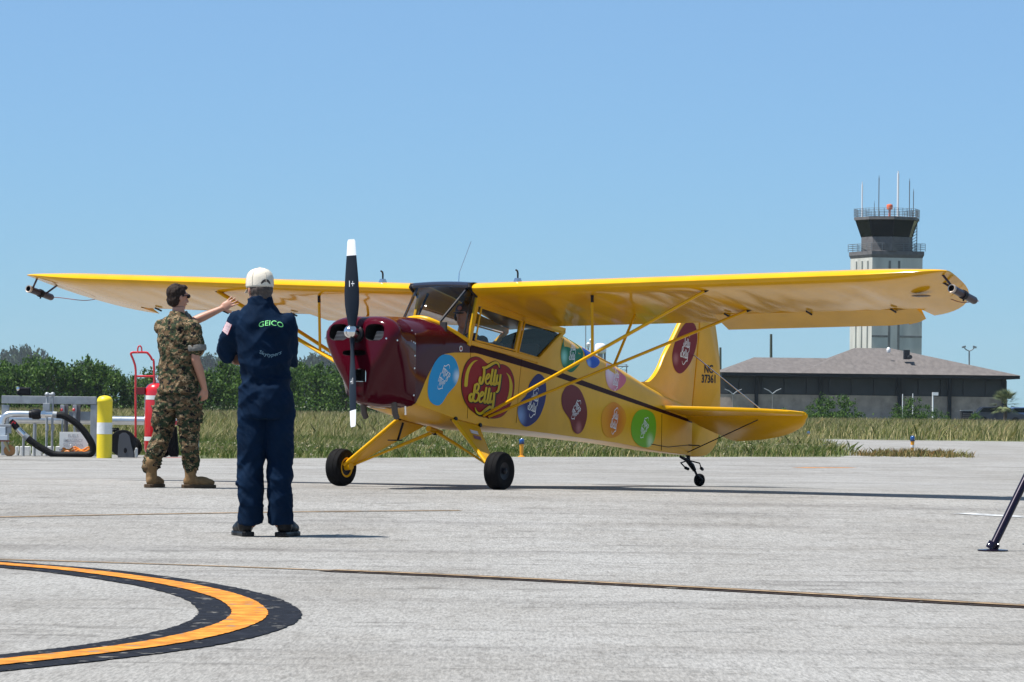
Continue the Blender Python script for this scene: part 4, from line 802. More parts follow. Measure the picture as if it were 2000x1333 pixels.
# ---- painted beans and lettering on the left side
def conform(pts2, eps, sub=True):        # polygon in (u,w) to a skin hugging mesh
    bm = bmesh.new(); vs = [bm.verts.new((p[0], 0, p[1])) for p in pts2]; f = bm.faces.new(vs); bmesh.ops.triangulate(bm, faces=[f])
    if sub: bmesh.ops.subdivide_edges(bm, edges=bm.edges[:], cuts=2, use_grid_fill=True)
    for v in bm.verts:
        u, w_ = v.co.x, v.co.z; w_ = min(w_, wt(u) - .004); v.co = V(u, side_v(u, w_) + eps, w_ + (eps if w_ > wsh(u) else 0))
    me = bpy.data.meshes.new('decal'); bm.to_mesh(me); bm.free(); return me
def fixup(me, nrm=Vector((0, 1, 0))):
    bm = bmesh.new(); bm.from_mesh(me)
    for f in bm.faces:
        f.normal_update()
        if f.normal.dot(nrm) < 0: f.normal_flip()
    bm.to_mesh(me); bm.free(); return me
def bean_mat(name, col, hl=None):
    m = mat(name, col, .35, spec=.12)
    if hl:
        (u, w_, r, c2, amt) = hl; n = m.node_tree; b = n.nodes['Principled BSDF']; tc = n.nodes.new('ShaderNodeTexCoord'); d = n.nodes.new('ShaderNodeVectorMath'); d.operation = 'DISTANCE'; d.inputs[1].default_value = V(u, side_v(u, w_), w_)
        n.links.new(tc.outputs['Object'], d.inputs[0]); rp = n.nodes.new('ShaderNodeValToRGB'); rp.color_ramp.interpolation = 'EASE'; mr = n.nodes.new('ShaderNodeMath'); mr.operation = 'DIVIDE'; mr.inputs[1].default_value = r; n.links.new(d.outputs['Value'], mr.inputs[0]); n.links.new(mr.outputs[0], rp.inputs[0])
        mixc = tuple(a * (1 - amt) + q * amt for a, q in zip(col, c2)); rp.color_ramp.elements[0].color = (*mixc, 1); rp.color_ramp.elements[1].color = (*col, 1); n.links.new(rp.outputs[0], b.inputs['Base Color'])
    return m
BEANS = {'cyan': [(.485, .499), (.294, .476), (.195, .341), (.24, .223), (.393, .117), (.498, .026), (.592, .005), (.711, .05), (.749, .153), (.717, .295), (.626, .425)],
 'navy': [(-1.276, .336), (-1.407, .297), (-1.449, .175), (-1.413, .026), (-1.287, -.124), (-1.083, -.198), (-.955, -.152), (-.901, -.045), (-.95, .05), (-1.076, .131), (-1.124, .239)],
 'maroon': [(-2.036, .236), (-2.225, .183), (-2.37, .032), (-2.39, -.107), (-2.299, -.232), (-2.174, -.273), (-2.064, -.232), (-1.983, -.122), (-1.826, -.013), (-1.792, .11), (-1.882, .207)],
 'orange': [(-3.059, .064), (-3.291, -.019), (-3.344, -.133), (-3.232, -.26), (-3.004, -.316), (-2.809, -.274), (-2.742, -.162), (-2.755, -.05), (-2.898, .035)],
 'green': [(-3.791, -.01), (-4.03, -.059), (-4.102, -.189), (-4.055, -.347), (-3.904, -.419), (-3.667, -.396), (-3.497, -.303), (-3.477, -.161), (-3.591, -.046)],
 'dark_green': [(-1.929, .743), (-2.148, .693), (-2.292, .613), (-2.248, .488), (-2.094, .389), (-1.97, .366), (-1.814, .426), (-1.759, .548), (-1.808, .672)],
 'blue': [(-2.338, .628), (-2.562, .57), (-2.691, .509), (-2.661, .453), (-2.534, .416), (-2.407, .442), (-2.341, .531)],
 'pink': [(-2.886, .471), (-3.115, .418), (-3.331, .322), (-3.251, .236), (-3.056, .18), (-2.892, .232), (-2.824, .357)]}
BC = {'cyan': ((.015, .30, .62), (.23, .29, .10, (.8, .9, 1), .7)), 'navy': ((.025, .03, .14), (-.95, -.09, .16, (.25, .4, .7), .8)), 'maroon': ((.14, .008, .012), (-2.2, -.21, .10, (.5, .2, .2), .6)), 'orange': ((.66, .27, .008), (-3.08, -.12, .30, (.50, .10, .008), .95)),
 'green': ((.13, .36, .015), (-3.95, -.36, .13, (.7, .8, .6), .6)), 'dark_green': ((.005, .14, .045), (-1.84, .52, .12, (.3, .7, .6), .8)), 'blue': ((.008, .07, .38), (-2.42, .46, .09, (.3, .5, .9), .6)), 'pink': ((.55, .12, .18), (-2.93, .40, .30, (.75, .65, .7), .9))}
DEC = {}
for k, P in BEANS.items():
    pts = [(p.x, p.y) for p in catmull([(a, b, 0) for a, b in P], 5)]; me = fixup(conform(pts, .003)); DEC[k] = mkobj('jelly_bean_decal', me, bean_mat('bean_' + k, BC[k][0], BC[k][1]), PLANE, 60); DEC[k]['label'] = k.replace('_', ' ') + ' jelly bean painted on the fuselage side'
# logo strokes traced on a 1583 x 1333 drawing of the heart
LOGO = [([(455, 425), (450, 520), (436, 600), (412, 660), (388, 655), (378, 610), (392, 565)], 40), ([(490, 592), (522, 570), (540, 530), (520, 508), (492, 545), (476, 605), (484, 655), (514, 668), (548, 630)], 30),
 ([(590, 438), (572, 550), (558, 640), (568, 680), (592, 655)], 36), ([(640, 446), (620, 560), (607, 650), (620, 685), (648, 655)], 36), ([(668, 530), (652, 620), (658, 672), (684, 650)], 34), ([(718, 525), (700, 680), (680, 775), (655, 800)], 34),
 ([(305, 690), (288, 800), (268, 900), (242, 948), (216, 920), (217, 862), (244, 835)], 42), ([(300, 695), (340, 668), (364, 702), (350, 762), (312, 800), (352, 815), (364, 864), (340, 930), (302, 955), (278, 930)], 34),
 ([(392, 872), (426, 850), (436, 812), (412, 802), (386, 850), (370, 920), (386, 964), (418, 950), (442, 920)], 30), ([(486, 736), (466, 850), (452, 940), (462, 975), (488, 950)], 36), ([(536, 746), (516, 860), (502, 945), (513, 980), (542, 950)], 36), ([(566, 822), (547, 920), (553, 972), (582, 950)], 34)]
FL1 = ([(428, 402), (480, 402), (540, 368), (600, 332), (650, 322), (684, 352), (696, 405)], [30, 44, 46, 44, 40, 26, 8]); FL2 = ([(616, 820), (602, 950), (582, 1055), (540, 1045), (480, 1085), (400, 1150), (345, 1138), (312, 1092), (302, 1050)], [34, 36, 40, 44, 46, 42, 34, 22, 6])
LEFTY = ([(350, 285), (290, 310), (225, 390), (180, 510), (160, 690)], [6, 26, 44, 52, 58]); RIGHTY = ([(820, 490), (870, 560), (895, 680), (885, 820), (850, 950)], [6, 30, 50, 54, 56])
HEART = [(520, 345), (450, 285), (380, 240), (310, 232), (230, 265), (160, 360), (115, 500), (98, 640), (105, 800), (150, 950), (220, 1060), (300, 1130), (380, 1185), (470, 1205), (560, 1222), (640, 1224), (740, 1195), (830, 1110), (900, 960), (935, 820), (948, 680), (935, 560), (890, 450), (830, 385), (760, 355), (705, 355), (690, 320), (640, 298), (580, 318)]
def pxside(x, y):      # drawing point to (u,w) on the flat left side
    r = cF + cR * ((x - 1000) / FPX) + cU * ((666.5 - y) / FPX); h = Vector((-math.sin(YAW), -math.cos(YAW), 0)); p = Vector((math.cos(YAW), -math.sin(YAW), 0)); O = Vector((PO.x, 35.5, 0)); t = (.347 + O.dot(p)) / r.dot(p); X = r * t; return ((X - O).dot(h), X.z)
LG = lambda q: pxside(890 + q[0] * .12, 670 + q[1] * .12)
def stroke(pts, wid, k=4):       # 2-D ribbon with round ends
    P = catmull([(p[0], p[1], 0) for p in pts], k, False); ws = [wid] * len(P) if not hasattr(wid, '__len__') else list(np.interp(np.linspace(0, 1, len(P)), np.linspace(0, 1, len(wid)), wid)); L = []; Rr = []
    for i, p in enumerate(P):
        t = (P[min(i + 1, len(P) - 1)] - P[max(i - 1, 0)]).normalized(); n = Vector((-t.y, t.x, 0)); L.append(p + n * ws[i] / 2); Rr.append(p - n * ws[i] / 2)
    def capf(p, q, c): return [c + (Matrix.Rotation(-a, 3, 'Z') @ (p - c)) for a in (math.pi / 4, math.pi / 2, 3 * math.pi / 4)]
    return L, Rr, P, ws
def stroke_mesh(strokes, fmap, place, grow=0.0, off=(0, 0)):
    mb = MB(); lay = 0
    for pts, wid in strokes:
        wd = [q + grow for q in wid] if hasattr(wid, '__len__') else wid + grow; L, Rr, P, ws = stroke([(p[0] + off[0], p[1] + off[1]) for p in pts], wd); n = len(P); lay += .00006
        vs = [place(*fmap((p.x, p.y)), lay) for p in L + Rr]; mb.add(vs, [(i, i + 1, n + i + 1, n + i) for i in range(n - 1)])
        for c, w_ in ((P[0], ws[0]), (P[-1], ws[-1])):
            if w_ > 12: lay += .00006; mb.add([place(*fmap((c.x + w_ / 2 * math.cos(q), c.y + w_ / 2 * math.sin(q))), lay) for q in [2 * math.pi * k / 10 for k in range(10)]], [tuple(range(10))])
    return fixup(mb.mesh('lettering'))
def pside(eps): return lambda u, w_, lay: V(u, side_v(u, min(w_, wt(u) - .004)) + eps + lay, w_)
M_LY = mat('logo_yellow', (.56, .42, .01), .4, spec=.15); M_LR = mat('logo_red', (.24, .005, .005), .35, spec=.12); M_LW = mat('logo_white', (.78, .80, .80), .3)
hp = [LG((p.x, p.y)) for p in catmull([(a, b, 0) for a, b in HEART], 4)]
hb = mkobj('heart_border', fixup(conform([LG((524 + (p.x - 524) * 1.022, 728 + (p.y - 728) * 1.018)) for p in catmull([(a, b, 0) for a, b in HEART], 4)], .003, False)), M_BLK, PLANE)
hr = mkobj('heart_field', fixup(conform(hp, .0045, False)), M_LR, hb); hb['label'] = 'large red heart logo with yellow lettering behind the cowling'
ALL = LOGO + [FL1, FL2]
mkobj('letter_shadow', stroke_mesh(ALL, LG, pside(.006), 20, (12, 10)), M_BLK, hb); mkobj('letters', stroke_mesh(ALL, LG, pside(.010)), M_LY, hb); [mkobj('gloss_band', stroke_mesh([q], LG, pside(.006)), M_LY, hb) for q in (LEFTY, RIGHTY)]
def small_logo(center, sc, ang, k, parent, place, flip=False):
    def fm(q):
        x, y = (q[0] - 480) * .00052 * sc, -(q[1] - 720) * .00052 * sc
        ca, sa = math.cos(ang), math.sin(ang); return center[0] - (x * ca - y * sa), center[1] + (x * sa + y * ca)
    st = [(p, (w_ if hasattr(w_, '__len__') else w_ * .56)) for p, w_ in LOGO] + [(FL1[0], [10, 20, 24, 24, 20, 14, 4]), (FL2[0], [30, 28, 24, 24, 24, 22, 18, 12, 4])]
    return mkobj('bean_lettering', stroke_mesh(st, fm, place), M_LW, parent)
R_ = math.radians
for k, c, sc, an in (('cyan', (.47, .275), .66, R_(160)), ('navy', (-1.20, .05), .72, R_(-6)), ('maroon', (-2.13, -.03), .60, R_(150)), ('orange', (-3.05, -.13), .66, R_(-4)), ('green', (-3.80, -.215), .62, R_(158)), ('dark_green', (-2.03, .575), .62, R_(8)), ('pink', (-3.08, .31), .55, R_(0))):
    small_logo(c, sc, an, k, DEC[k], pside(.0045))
# fin bean and registration
def finplace(eps): return lambda u, w_, lay: V(u, .0255 + eps + lay, w_)
FB = [(-4.98, .965), (-4.86, .92), (-4.72, .79), (-4.64, .66), (-4.62, .55), (-4.67, .44), (-4.78, .39), (-4.90, .42), (-5.05, .53), (-5.16, .70), (-5.18, .83), (-5.12, .94)]
bm = bmesh.new(); f = bm.faces.new([bm.verts.new(V(p.x, .0272, p.y)) for p in catmull([(a, b, 0) for a, b in FB], 5)]); me = bpy.data.meshes.new('fb'); bm.to_mesh(me); bm.free()
fb = mkobj('jelly_bean_decal', fixup(me), bean_mat('bean_fin', (.16, .006, .010), (-4.70, .55, .10, (.5, .25, .25), .6)), PLANE); fb['label'] = 'dark red jelly bean painted on the fin'; small_logo((-4.91, .665), .78, R_(-2), 'fin', fb, finplace(.0035))
for txt, sz, u, w_ in (('NC', .125, -5.45, .445), ('37361', .125, -5.46, .335)):
    me = text_mesh(txt, sz, bold=.03); co = [v.co.copy() for v in me.vertices]
    for v, c in zip(me.vertices, co): v.co = V(u - c.x * 1.12, .0285, w_ + c.y)
    mkobj('registration', fixup(me), M_BLK, PLANE)
mb = MB(); c = V(.17, .349, .565); mb.lathe([(.028, 0), (.028, .002)], c, (0, 1, 0), 20); o = pl(mb, 'round_emblem', M_LW); mb = MB(); mb.lathe([(.017, .0025), (.017, .004)], c, (0, 1, 0), 12); mb.build('emblem_centre', M_LR, o)
# ------------------------------------------------------------------ people
M_SKIN = mat('skin', (0.42, 0.205, 0.135), .5, var=.12, vscale=14); M_HAIR = mat('brown_hair', (0.022, 0.012, 0.008), .6, spec=.2, var=.5, vscale=60, bump=.4, bscale=160)
def camo():
    m = bpy.data.materials.new('woodland_digital_camouflage'); m.use_nodes = True; n = m.node_tree; L = n.links; b = n.nodes['Principled BSDF']; b.inputs['Roughness'].default_value = .85; b.inputs['Specular IOR Level'].default_value = .2
    tc = n.nodes.new('ShaderNodeTexCoord'); sn = n.nodes.new('ShaderNodeVectorMath'); sn.operation = 'SNAP'; sn.inputs[1].default_value = (.010, .010, .007); L.new(tc.outputs['Object'], sn.inputs[0])
    col = None
    for seed, sc, th, c in ((0, 0, 0, (.105, .066, .034)), (3.1, 13, .50, (.026, .038, .018)), (9.7, 15, .565, (.23, .165, .095)), (21.3, 17, .575, (.006, .006, .006))):
        if col is None: col = n.nodes.new('ShaderNodeRGB'); col.outputs[0].default_value = (*c, 1); col = col.outputs[0]; continue
        mp = n.nodes.new('ShaderNodeMapping'); mp.inputs['Location'].default_value = (seed, seed * .7, seed * 1.3); mp.inputs['Scale'].default_value = (1, 1, 1.7); L.new(sn.outputs[0], mp.inputs[0]); t = n.nodes.new('ShaderNodeTexNoise'); t.inputs['Scale'].default_value = sc; t.inputs['Detail'].default_value = 3; t.inputs['Roughness'].default_value = .7; L.new(mp.outputs[0], t.inputs['Vector'])
        g = n.nodes.new('ShaderNodeMath'); g.operation = 'GREATER_THAN'; g.inputs[1].default_value = th; L.new(t.outputs['Fac'], g.inputs[0]); x = n.nodes.new('ShaderNodeMix'); x.data_type = 'RGBA'; L.new(g.outputs[0], x.inputs[0]); L.new(col, x.inputs[6]); x.inputs[7].default_value = (*c, 1); col = x.outputs[2]
    L.new(col, b.inputs['Base Color']); return m
M_CAMO = camo(); M_CUFF = mat('sleeve_inside_grey', (.17, .165, .15), .9, var=.25, vscale=60); M_BOOT = mat('tan_suede', (.20, .115, .045), .85, var=.3, vscale=25, bump=.2, bscale=90); M_SOLE = mat('boot_sole', (.075, .045, .022), .85)
M_NAVY = mat('navy_cloth', (.0025, .012, .033), .85, var=.25, vscale=8, bump=.1, bscale=120, spec=.08); M_CAP = mat('beige_cotton', (.62, .57, .48), .85, var=.12, vscale=20, bump=.15, bscale=90); M_SHOE = mat('black_leather', (.006, .006, .007), .4, spec=.2); M_GHAIR = mat('greying_hair', (.06, .045, .038), .7, var=.5, vscale=80)
def wr(amp, fx=5, fz=16, tilt=1.2, seed=0.0, extra=None):
    def f(p):
        q = noise.noise((p.x * fx + seed, p.y * fx, (p.z + tilt * p.x * .35) * fz)); r = 1 - abs(noise.noise((p.x * fx * 1.3 + 7 + seed, p.y * fx * 1.3, (p.z - tilt * .4 * p.x) * fz * .8))) * 2.2
        k = 1.0 if extra is None else extra(p); r2 = 1 - abs(noise.noise((p.x * fx * 2.6 + 31 + seed, p.y * fx * 2.6, (p.z + tilt * .6 * p.x) * fz * 1.9))) * 2.6; return amp * k * (.45 * q + .6 * max(-.5, r) + .25 * max(-.5, r2) - .42)
    return f
def limb(mb, pts, rad, n=14): mb.tube(pts, rad, n, dome=True)
def hand(mb, wrist, direc, palm_n, curl, spread=.10, thumb_side=1, sc=1.0, thumb_out=.75):
    wrist = Vector(wrist); d = Vector(direc).normalized(); nrm = Vector(palm_n); nrm = (nrm - d * nrm.dot(d)).normalized(); s = d.cross(nrm) * thumb_side
    L = .085 * sc; pc = wrist + d * (L * .55); rot = Matrix((s, nrm, d)).transposed(); mb.ell(pc, (.040 * sc, .017 * sc, .056 * sc), rot, 14, 8)
    for k, (ln, off) in enumerate(((.072, .030), (.082, .011), (.076, -.009), (.060, -.028))):
        b = wrist + d * (L * .9) + s * off * sc; a = d * math.cos(.05) + s * spread * (1.2 - k * .8); a.normalize(); p = b.copy(); ch = [b - a * .02 * sc]; cu = 0
        for seg in (.42, .32, .26): cu += curl; dd = a * math.cos(cu) + nrm * math.sin(cu); ch.append(p.copy()); p = p + dd * ln * sc * seg
        ch.append(p); mb.tube(ch, [.0085 * sc, .0088 * sc, .0082 * sc, .0072 * sc, .0062 * sc], 8, dome=True)
    b = wrist + d * .022 * sc + s * .026 * sc; t = (d * (1 - thumb_out * .6) + s * thumb_out + nrm * .25).normalized(); t2 = (t + d * .35 + nrm * curl * .5).normalized(); mb.tube([b - t * .01, b + t * .035 * sc, b + t * .035 * sc + t2 * .034 * sc, b + t * .035 * sc + t2 * .06 * sc], [.012 * sc, .0115 * sc, .0095 * sc, .0075 * sc], 8, dome=True)
def head(mb, c, yaw, pitch=0.0, sc=1.0):      # faces local +y turned by yaw (clockwise seen from above)
    R = Matrix.Rotation(-yaw, 3, 'Z') @ Matrix.Rotation(pitch, 3, 'X'); c = Vector(c); P = lambda x, y, z: c + R @ (Vector((x, y, z)) * sc)
    mb.ell(P(0, -.008, .022), (.076 * sc, .096 * sc, .100 * sc), R); mb.ell(P(0, .018, -.040), (.060 * sc, .074 * sc, .085 * sc), R); mb.ell(P(0, .055, -.092), (.030 * sc, .028 * sc, .026 * sc), R)
    mb.tube([P(0, .090, .018), P(0, .106, -.018), P(0, .112, -.036)], [.008 * sc, .011 * sc, .014 * sc], 8, dome=True)
    mb.tube([P(-.05, .074, .034), P(0, .086, .036), P(.05, .074, .034)], .010 * sc, 8, dome=True); mb.tube([P(-.022, .086, -.062), P(0, .094, -.062), P(.022, .086, -.062)], .008 * sc, 8, dome=True)
    for s in (-1, 1): mb.ell(P(s * .077, -.012, -.008), (.010 * sc, .020 * sc, .034 * sc), R @ Matrix.Rotation(s * .25, 3, 'Z')); mb.ell(P(s * .03, .077, .012), (.012 * sc, .008 * sc, .008 * sc), R)
    return P, R
def boot(root, heel, ang, L=.30, mats=None, shaft=.24, name='boot', w_=.052):
    heel = Vector(heel); f = Vector((math.sin(ang), math.cos(ang), 0)); s = Vector((f.y, -f.x, 0)); mb = MB(); Z = Vector((0, 0, 1))
    mb.tube([heel + f * .07 + Z * .07, heel + f * .065 + Z * .15, heel + f * .05 + Z * shaft], [.055, .053, .058], 14, dome=True)
    rot = Matrix((s, f, Z)).transposed(); mb.ell(heel + f * .065 + Z * .062, (w_ * .85, .068, .058), rot); mb.ell(heel + f * (L * .55) + Z * .062, (w_, .10, .050), rot); mb.ell(heel + f * (L - .085) + Z * .052, (w_ * 1.02, .085, .042), rot)
    o = remesh(mb.build(name, mats[0], root), .008, 3)
    mb = MB(); ring = [(-.85, .0), (-.8, .10), (-.82, .14), (-1.02, .20), (-.95, .26), (-.55, .30), (0, .31), (.55, .30), (.95, .26), (1.02, .20), (.82, .14), (.8, .10), (.85, .0), (.5, -.015), (-.5, -.015)]; k = L / .30
    mb.rings([[heel + s * (x * w_ * g) + f * (y * k * g2 + .0) + Z * z for x, y in ring] for z, g, g2 in ((0.001, 1.0, 1.0), (.022, 1.03, 1.01), (.034, .98, .99))]); mb.build('sole', mats[1], o, bevel=.004); return o
def fit_root(px, feet_y, name, label):
    g = gp(px, feet_y); return empty(name, (g.x, g.y, g.z), 0, label, 'person')
# ---- the marshaller in camouflage: local x right in view, y away, z up
def marshaller():
    root = fit_root(345, 953.5, 'person', 'person in camouflage uniform and tan boots raising one arm towards the airplane'); k = root.location.y / FPX; X = lambda px: (px - 345) * k; Zy = lambda py: (954 - py) * k + .01
    ph = math.radians(-38)          # ellipse turn: body faces away and to the right
    # trousers
    mb = MB(); mb.hloft([(-.0, 0, .74, .15, .12, ph), (0, 0, .80, .185, .14, ph), (-.0, 0, .88, .182, .134, ph), (0, 0, .98, .178, .128, ph)], 20)
    hl, kl, al = Vector((-.105, .055, .82)), Vector((-.150, .065, .50)), Vector((-.248, .03, .215)); hr, kr, ar = Vector((.088, -.055, .82)), Vector((.115, -.02, .50)), Vector((.125, .015, .205))
    for h_, k_, a_ in ((hl, kl, al), (hr, kr, ar)):
        mid = h_.lerp(k_, .5) + Vector((0, -.012, 0)); m2 = k_.lerp(a_, .5) + Vector((0, -.02, 0)); limb(mb, [h_, mid, k_, m2, a_ + (a_ - k_).normalized() * -.02], [.118, .108, .092, .086, .078], 18)
        mb.tube([a_ + (k_ - a_).normalized() * .05, a_ + (a_ - k_).normalized() * .0], [.083, .080], 16, dome=True)
    mb.box(Vector((.185, -.075, .70)), (.03, .15, .19), Matrix.Rotation(-.7, 3, 'Z')); mb.box(Vector((-.235, .06, .68)), (.03, .15, .19), Matrix.Rotation(.2, 3, 'Z'))
    remesh(mb.build('trousers', M_CAMO, root), .009, 3, wr(.026, 5, 13, 1.5, 2, lambda p: 1.25 if p.z < .62 else .85))
    # shirt
    mb = MB(); sh = [(0, 0, .885, .150, .110, ph), (0, 0, .890, .212, .162, ph), (0, 0, 1.0, .204, .152, ph), (0, 0, 1.12, .197, .142, ph), (-.005, 0, 1.28, .208, .148, ph), (-.01, 0, 1.42, .216, .142, ph), (-.012, 0, 1.515, .205, .122, ph), (-.012, 0, 1.565, .165, .105, ph), (-.012, 0, 1.605, .105, .088, ph), (-.01, .005, 1.635, .076, .076, ph)]; mb.hloft(sh, 26, .9)
    rs, ls = Vector((.150, -.115, 1.505)), Vector((-.165, .115, 1.51)); limb(mb, [rs, rs + Vector((.02, -.01, -.10)), rs + Vector((.030, -.01, -.19))], [.082, .088, .080], 16)
    hl_ = Vector((X(424), .20, Zy(604))); dl = (hl_ - ls).normalized(); limb(mb, [ls, ls + dl * .12, ls + dl * .22], [.080, .086, .080], 16)
    mb.tube([Vector((-.01, .005, 1.60)), Vector((-.006, .012, 1.655))], [.088, .074], 18)
    remesh(mb.build('shirt', M_CAMO, root), .009, 3, wr(.022, 5, 10, -2.4, 5))
    mb = MB(); c = rs + Vector((.032, -.01, -.175)); mb.lathe([(.070, -.042), (.086, -.044), (.091, -.02), (.090, .014), (.070, .018)], c, (-.1, .03, 1), 22); remesh(mb.build('sleeve_cuff', M_CUFF, root), .006, 2, wr(.005, 14, 20, 0, 3)); 
    c = ls + dl * .235; mb = MB(); mb.lathe([(.070, -.03), (.084, -.03), (.086, .03), (.072, .035)], c, dl, 20); remesh(mb.build('sleeve_cuff', M_CUFF, root), .006, 2)
    # body: head, neck, arms, hands, and the hidden trunk and legs
    mb = MB(); P, R = head(mb, (X(341.5), .03, Zy(583) - .005), math.radians(50)); mb.tube([(-.012, .0, 1.50), (-.006, .012, 1.60), (X(343), .02, 1.70)], [.075, .062, .058], 16)
    mb.hloft([(0, 0, .80, .14, .11, ph), (0, 0, 1.0, .15, .11, ph), (0, 0, 1.35, .17, .11, ph), (-.01, 0, 1.5, .14, .08, ph)], 18)
    for a, b, c in ((hl, kl, al), (hr, kr, ar)): limb(mb, [a, b, c + Vector((0, 0, -.1))], [.085, .06, .045])
    el, wrp = Vector((X(381), -.135, Zy(706))), Vector((X(397), -.06, Zy(760))); limb(mb, [rs, rs.lerp(el, .5), el, el.lerp(wrp, .35) + Vector((.006, 0, 0)), wrp], [.052, .053, .044, .043, .029]); hand(mb, wrp, (X(399) - wrp.x, .02, -.11), (-.6, .8, 0), .45, .05, -1, 1.02, .5)
    el2 = ls + (hl_ - ls) * .5 + Vector((.0, .02, -.035)); w2 = hl_ + Vector((.0, 0, -.0)); limb(mb, [ls, el2, el2.lerp(w2, .4), w2], [.050, .043, .042, .028]); hand(mb, w2, (.075, .01, .052), (.25, .95, -.1), .06, .16, -1, 1.12, .9)
    remesh(mb.build('body', M_SKIN, root), .0062, 2)
    # hair
    mb = MB(); mb.ell(P(0, -.022, .040), (.085, .098, .092), R); mb.ell(P(0, -.050, -.015), (.074, .062, .075), R); mb.ell(P(0, .05, .095), (.055, .05, .028), R)
    remesh(mb.build('hair', M_HAIR, root), .006, 2, lambda p: .007 * noise.noise((p.x * 55, p.y * 55, p.z * 30)))
    g = MB()
    for s in (-1, 1):
        g.ell(P(s * .034, .098, .014), (.030, .012, .020), R, 12, 8); g.tube([P(s * .062, .090, .018), P(s * .082, .05, .018), P(s * .084, -.012, .012)], .0045, 6)
    g.build('sunglasses', M_BLK, root, 50)
    boot(root, (-.262, -.055, 0), .35, .30, (M_BOOT, M_SOLE)); boot(root, (.062, .0, 0), 1.35, .30, (M_BOOT, M_SOLE))
marshaller()
# ---- the man in the navy coverall and cap, arms folded in front, one hand at his face
def drape(bv, pts, org, dirv, eps=.004):
    R = []
    for p in pts:
        h = bv.ray_cast(Vector(p) - dirv * .6, dirv); R.append((h[0] - dirv * eps) if h[0] is not None else Vector(p))
    return R
def announcer():
    root = fit_root(517, 1048.5, 'person', 'person in navy blue flight coverall and beige cap standing with back to the camera'); k = root.location.y / FPX; X = lambda px: (px - 517) * k; Zy = lambda py: (1049 - py) * k
    ph = math.radians(6); cx = X(512)
    mb = MB(); mb.hloft([(X(517), 0, .80, .175, .135, 0), (X(516), 0, .90, .190, .150, 0), (X(514), 0, 1.0, .180, .142, 0), (X(514), .0, 1.075, .168, .128, ph), (X(514), 0, 1.20, .180, .138, ph), (X(510), 0, 1.34, .198, .145, ph), (X(508), .0, 1.45, .195, .135, ph), (X(505), .0, 1.515, .150, .105, ph), (X(503), .0, 1.56, .105, .085, ph), (X(501), .01, 1.60, .076, .074, ph)], 28, .92)
    for s, hx, kx, ax in ((-1, X(489), X(488), X(489)), (1, X(543), X(545), X(547))):
        mb.tube([(hx, 0, .86), (hx, -.005, .70), (kx, .01, .50), (kx, -.012, .34), (ax, -.01, .16), (ax, .0, .085)], [.101, .100, .089, .084, .085, .090], 20, dome=False)
    ls, le, lh = Vector((X(460), .0, 1.45)), Vector((X(434), .07, 1.245)), Vector((X(476), .24, 1.42)); rs, re, rh = Vector((X(551), .0, 1.45)), Vector((X(561), .09, 1.21)), Vector((X(470), .20, 1.20))
    limb(mb, [ls, ls.lerp(le, .5), le, le.lerp(lh, .8)], [.080, .082, .073, .052], 16); limb(mb, [rs, rs.lerp(re, .5), re, re.lerp(rh, .85)], [.080, .080, .07, .052], 16)
    mb.tube([(X(502), .005, 1.565), (X(500), .012, 1.625)], [.092, .085], 20); mb.box((X(462), -.02, .36), (.02, .06, .03)); mb.tube([(X(515) + .168 * math.cos(t), .128 * math.sin(t), 1.072) for t in [2 * math.pi * q / 24 for q in range(25)]], .012, 8)
    cv = remesh(mb.build('coverall', M_NAVY, root), .008, 3, wr(.024, 4.5, 9, 1.8, 1, lambda p: .45 if p.z < .2 else (1.0 if (p.z < .5 or 1.0 < p.z < 1.2) else .75)))
    bv = BVHTree.FromPolygons([v.co for v in cv.data.vertices], [p.vertices for p in cv.data.polygons])
    # body
    mb = MB(); hy = math.radians(-28); P, R = head(mb, (X(499.5), .035, Zy(566) + .0), hy, -.05, 1.03); mb.tube([(X(503), .0, 1.50), (X(501), .015, 1.62), (X(500), .025, 1.70)], [.075, .064, .062], 16); mb.hloft([(X(515), 0, .85, .15, .11, 0), (X(513), 0, 1.2, .16, .11, 0), (X(508), 0, 1.45, .16, .10, 0), (X(504), 0, 1.54, .08, .06, 0)], 16)
    for x in (X(489), X(547)): limb(mb, [(x, 0, .85), (x, 0, .5), (x, 0, .10)], [.085, .06, .045])
    limb(mb, [ls, le, lh], [.05, .045, .030]); hand(mb, lh, (X(478) - lh.x - .0, .0, .08), (.6, .6, .0), .55, .04, 1); limb(mb, [rs, re, rh], [.05, .045, .030]); hand(mb, rh + Vector((0, -.03, 0)), (-.08, -.05, .0), (0, -1, .2), .5, .05, 1)
    remesh(mb.build('body', M_SKIN, root), .0062, 2)
    mb = MB(); mb.ell(P(0, -.024, -.004), (.083, .088, .078), R); mb.ell(P(0, -.045, -.05), (.068, .058, .05), R); hair = remesh(mb.build('hair', M_GHAIR, root), .006, 2, lambda p: .004 * noise.noise((p.x * 60, p.y * 60, p.z * 40)))
    # cap: crown, peak, back opening, strap and button
    mb = MB(); prof = [(.0895, -.012), (.0905, .0), (.0905, .02), (.088, .05), (.078, .078), (.058, .098), (.03, .109), (.002, .112)]; n = 30; rr = []
    for r, h in prof: rr.append([P(r * .98 * math.cos(2 * math.pi * j / n), -.006 + r * 1.12 * math.sin(2 * math.pi * j / n), .022 + h * 1.06) for j in range(n)])
    mb.rings(rr, cap=False); cap = mb.build('cap', M_CAP, root, 60); 
    so = cap.modifiers.new('s', 'SOLIDIFY'); so.thickness = .004
    for a in range(6):
        t = math.pi / 6 + a * math.pi / 3; m2 = MB(); m2.tube([P((r + .0015) * .98 * math.cos(t), -.006 + (r + .0015) * 1.12 * math.sin(t), .022 + h * 1.06) for r, h in prof[1:]], .0016, 5); m2.build('seam', M_CAP, cap)
    mb = MB(); rr = []
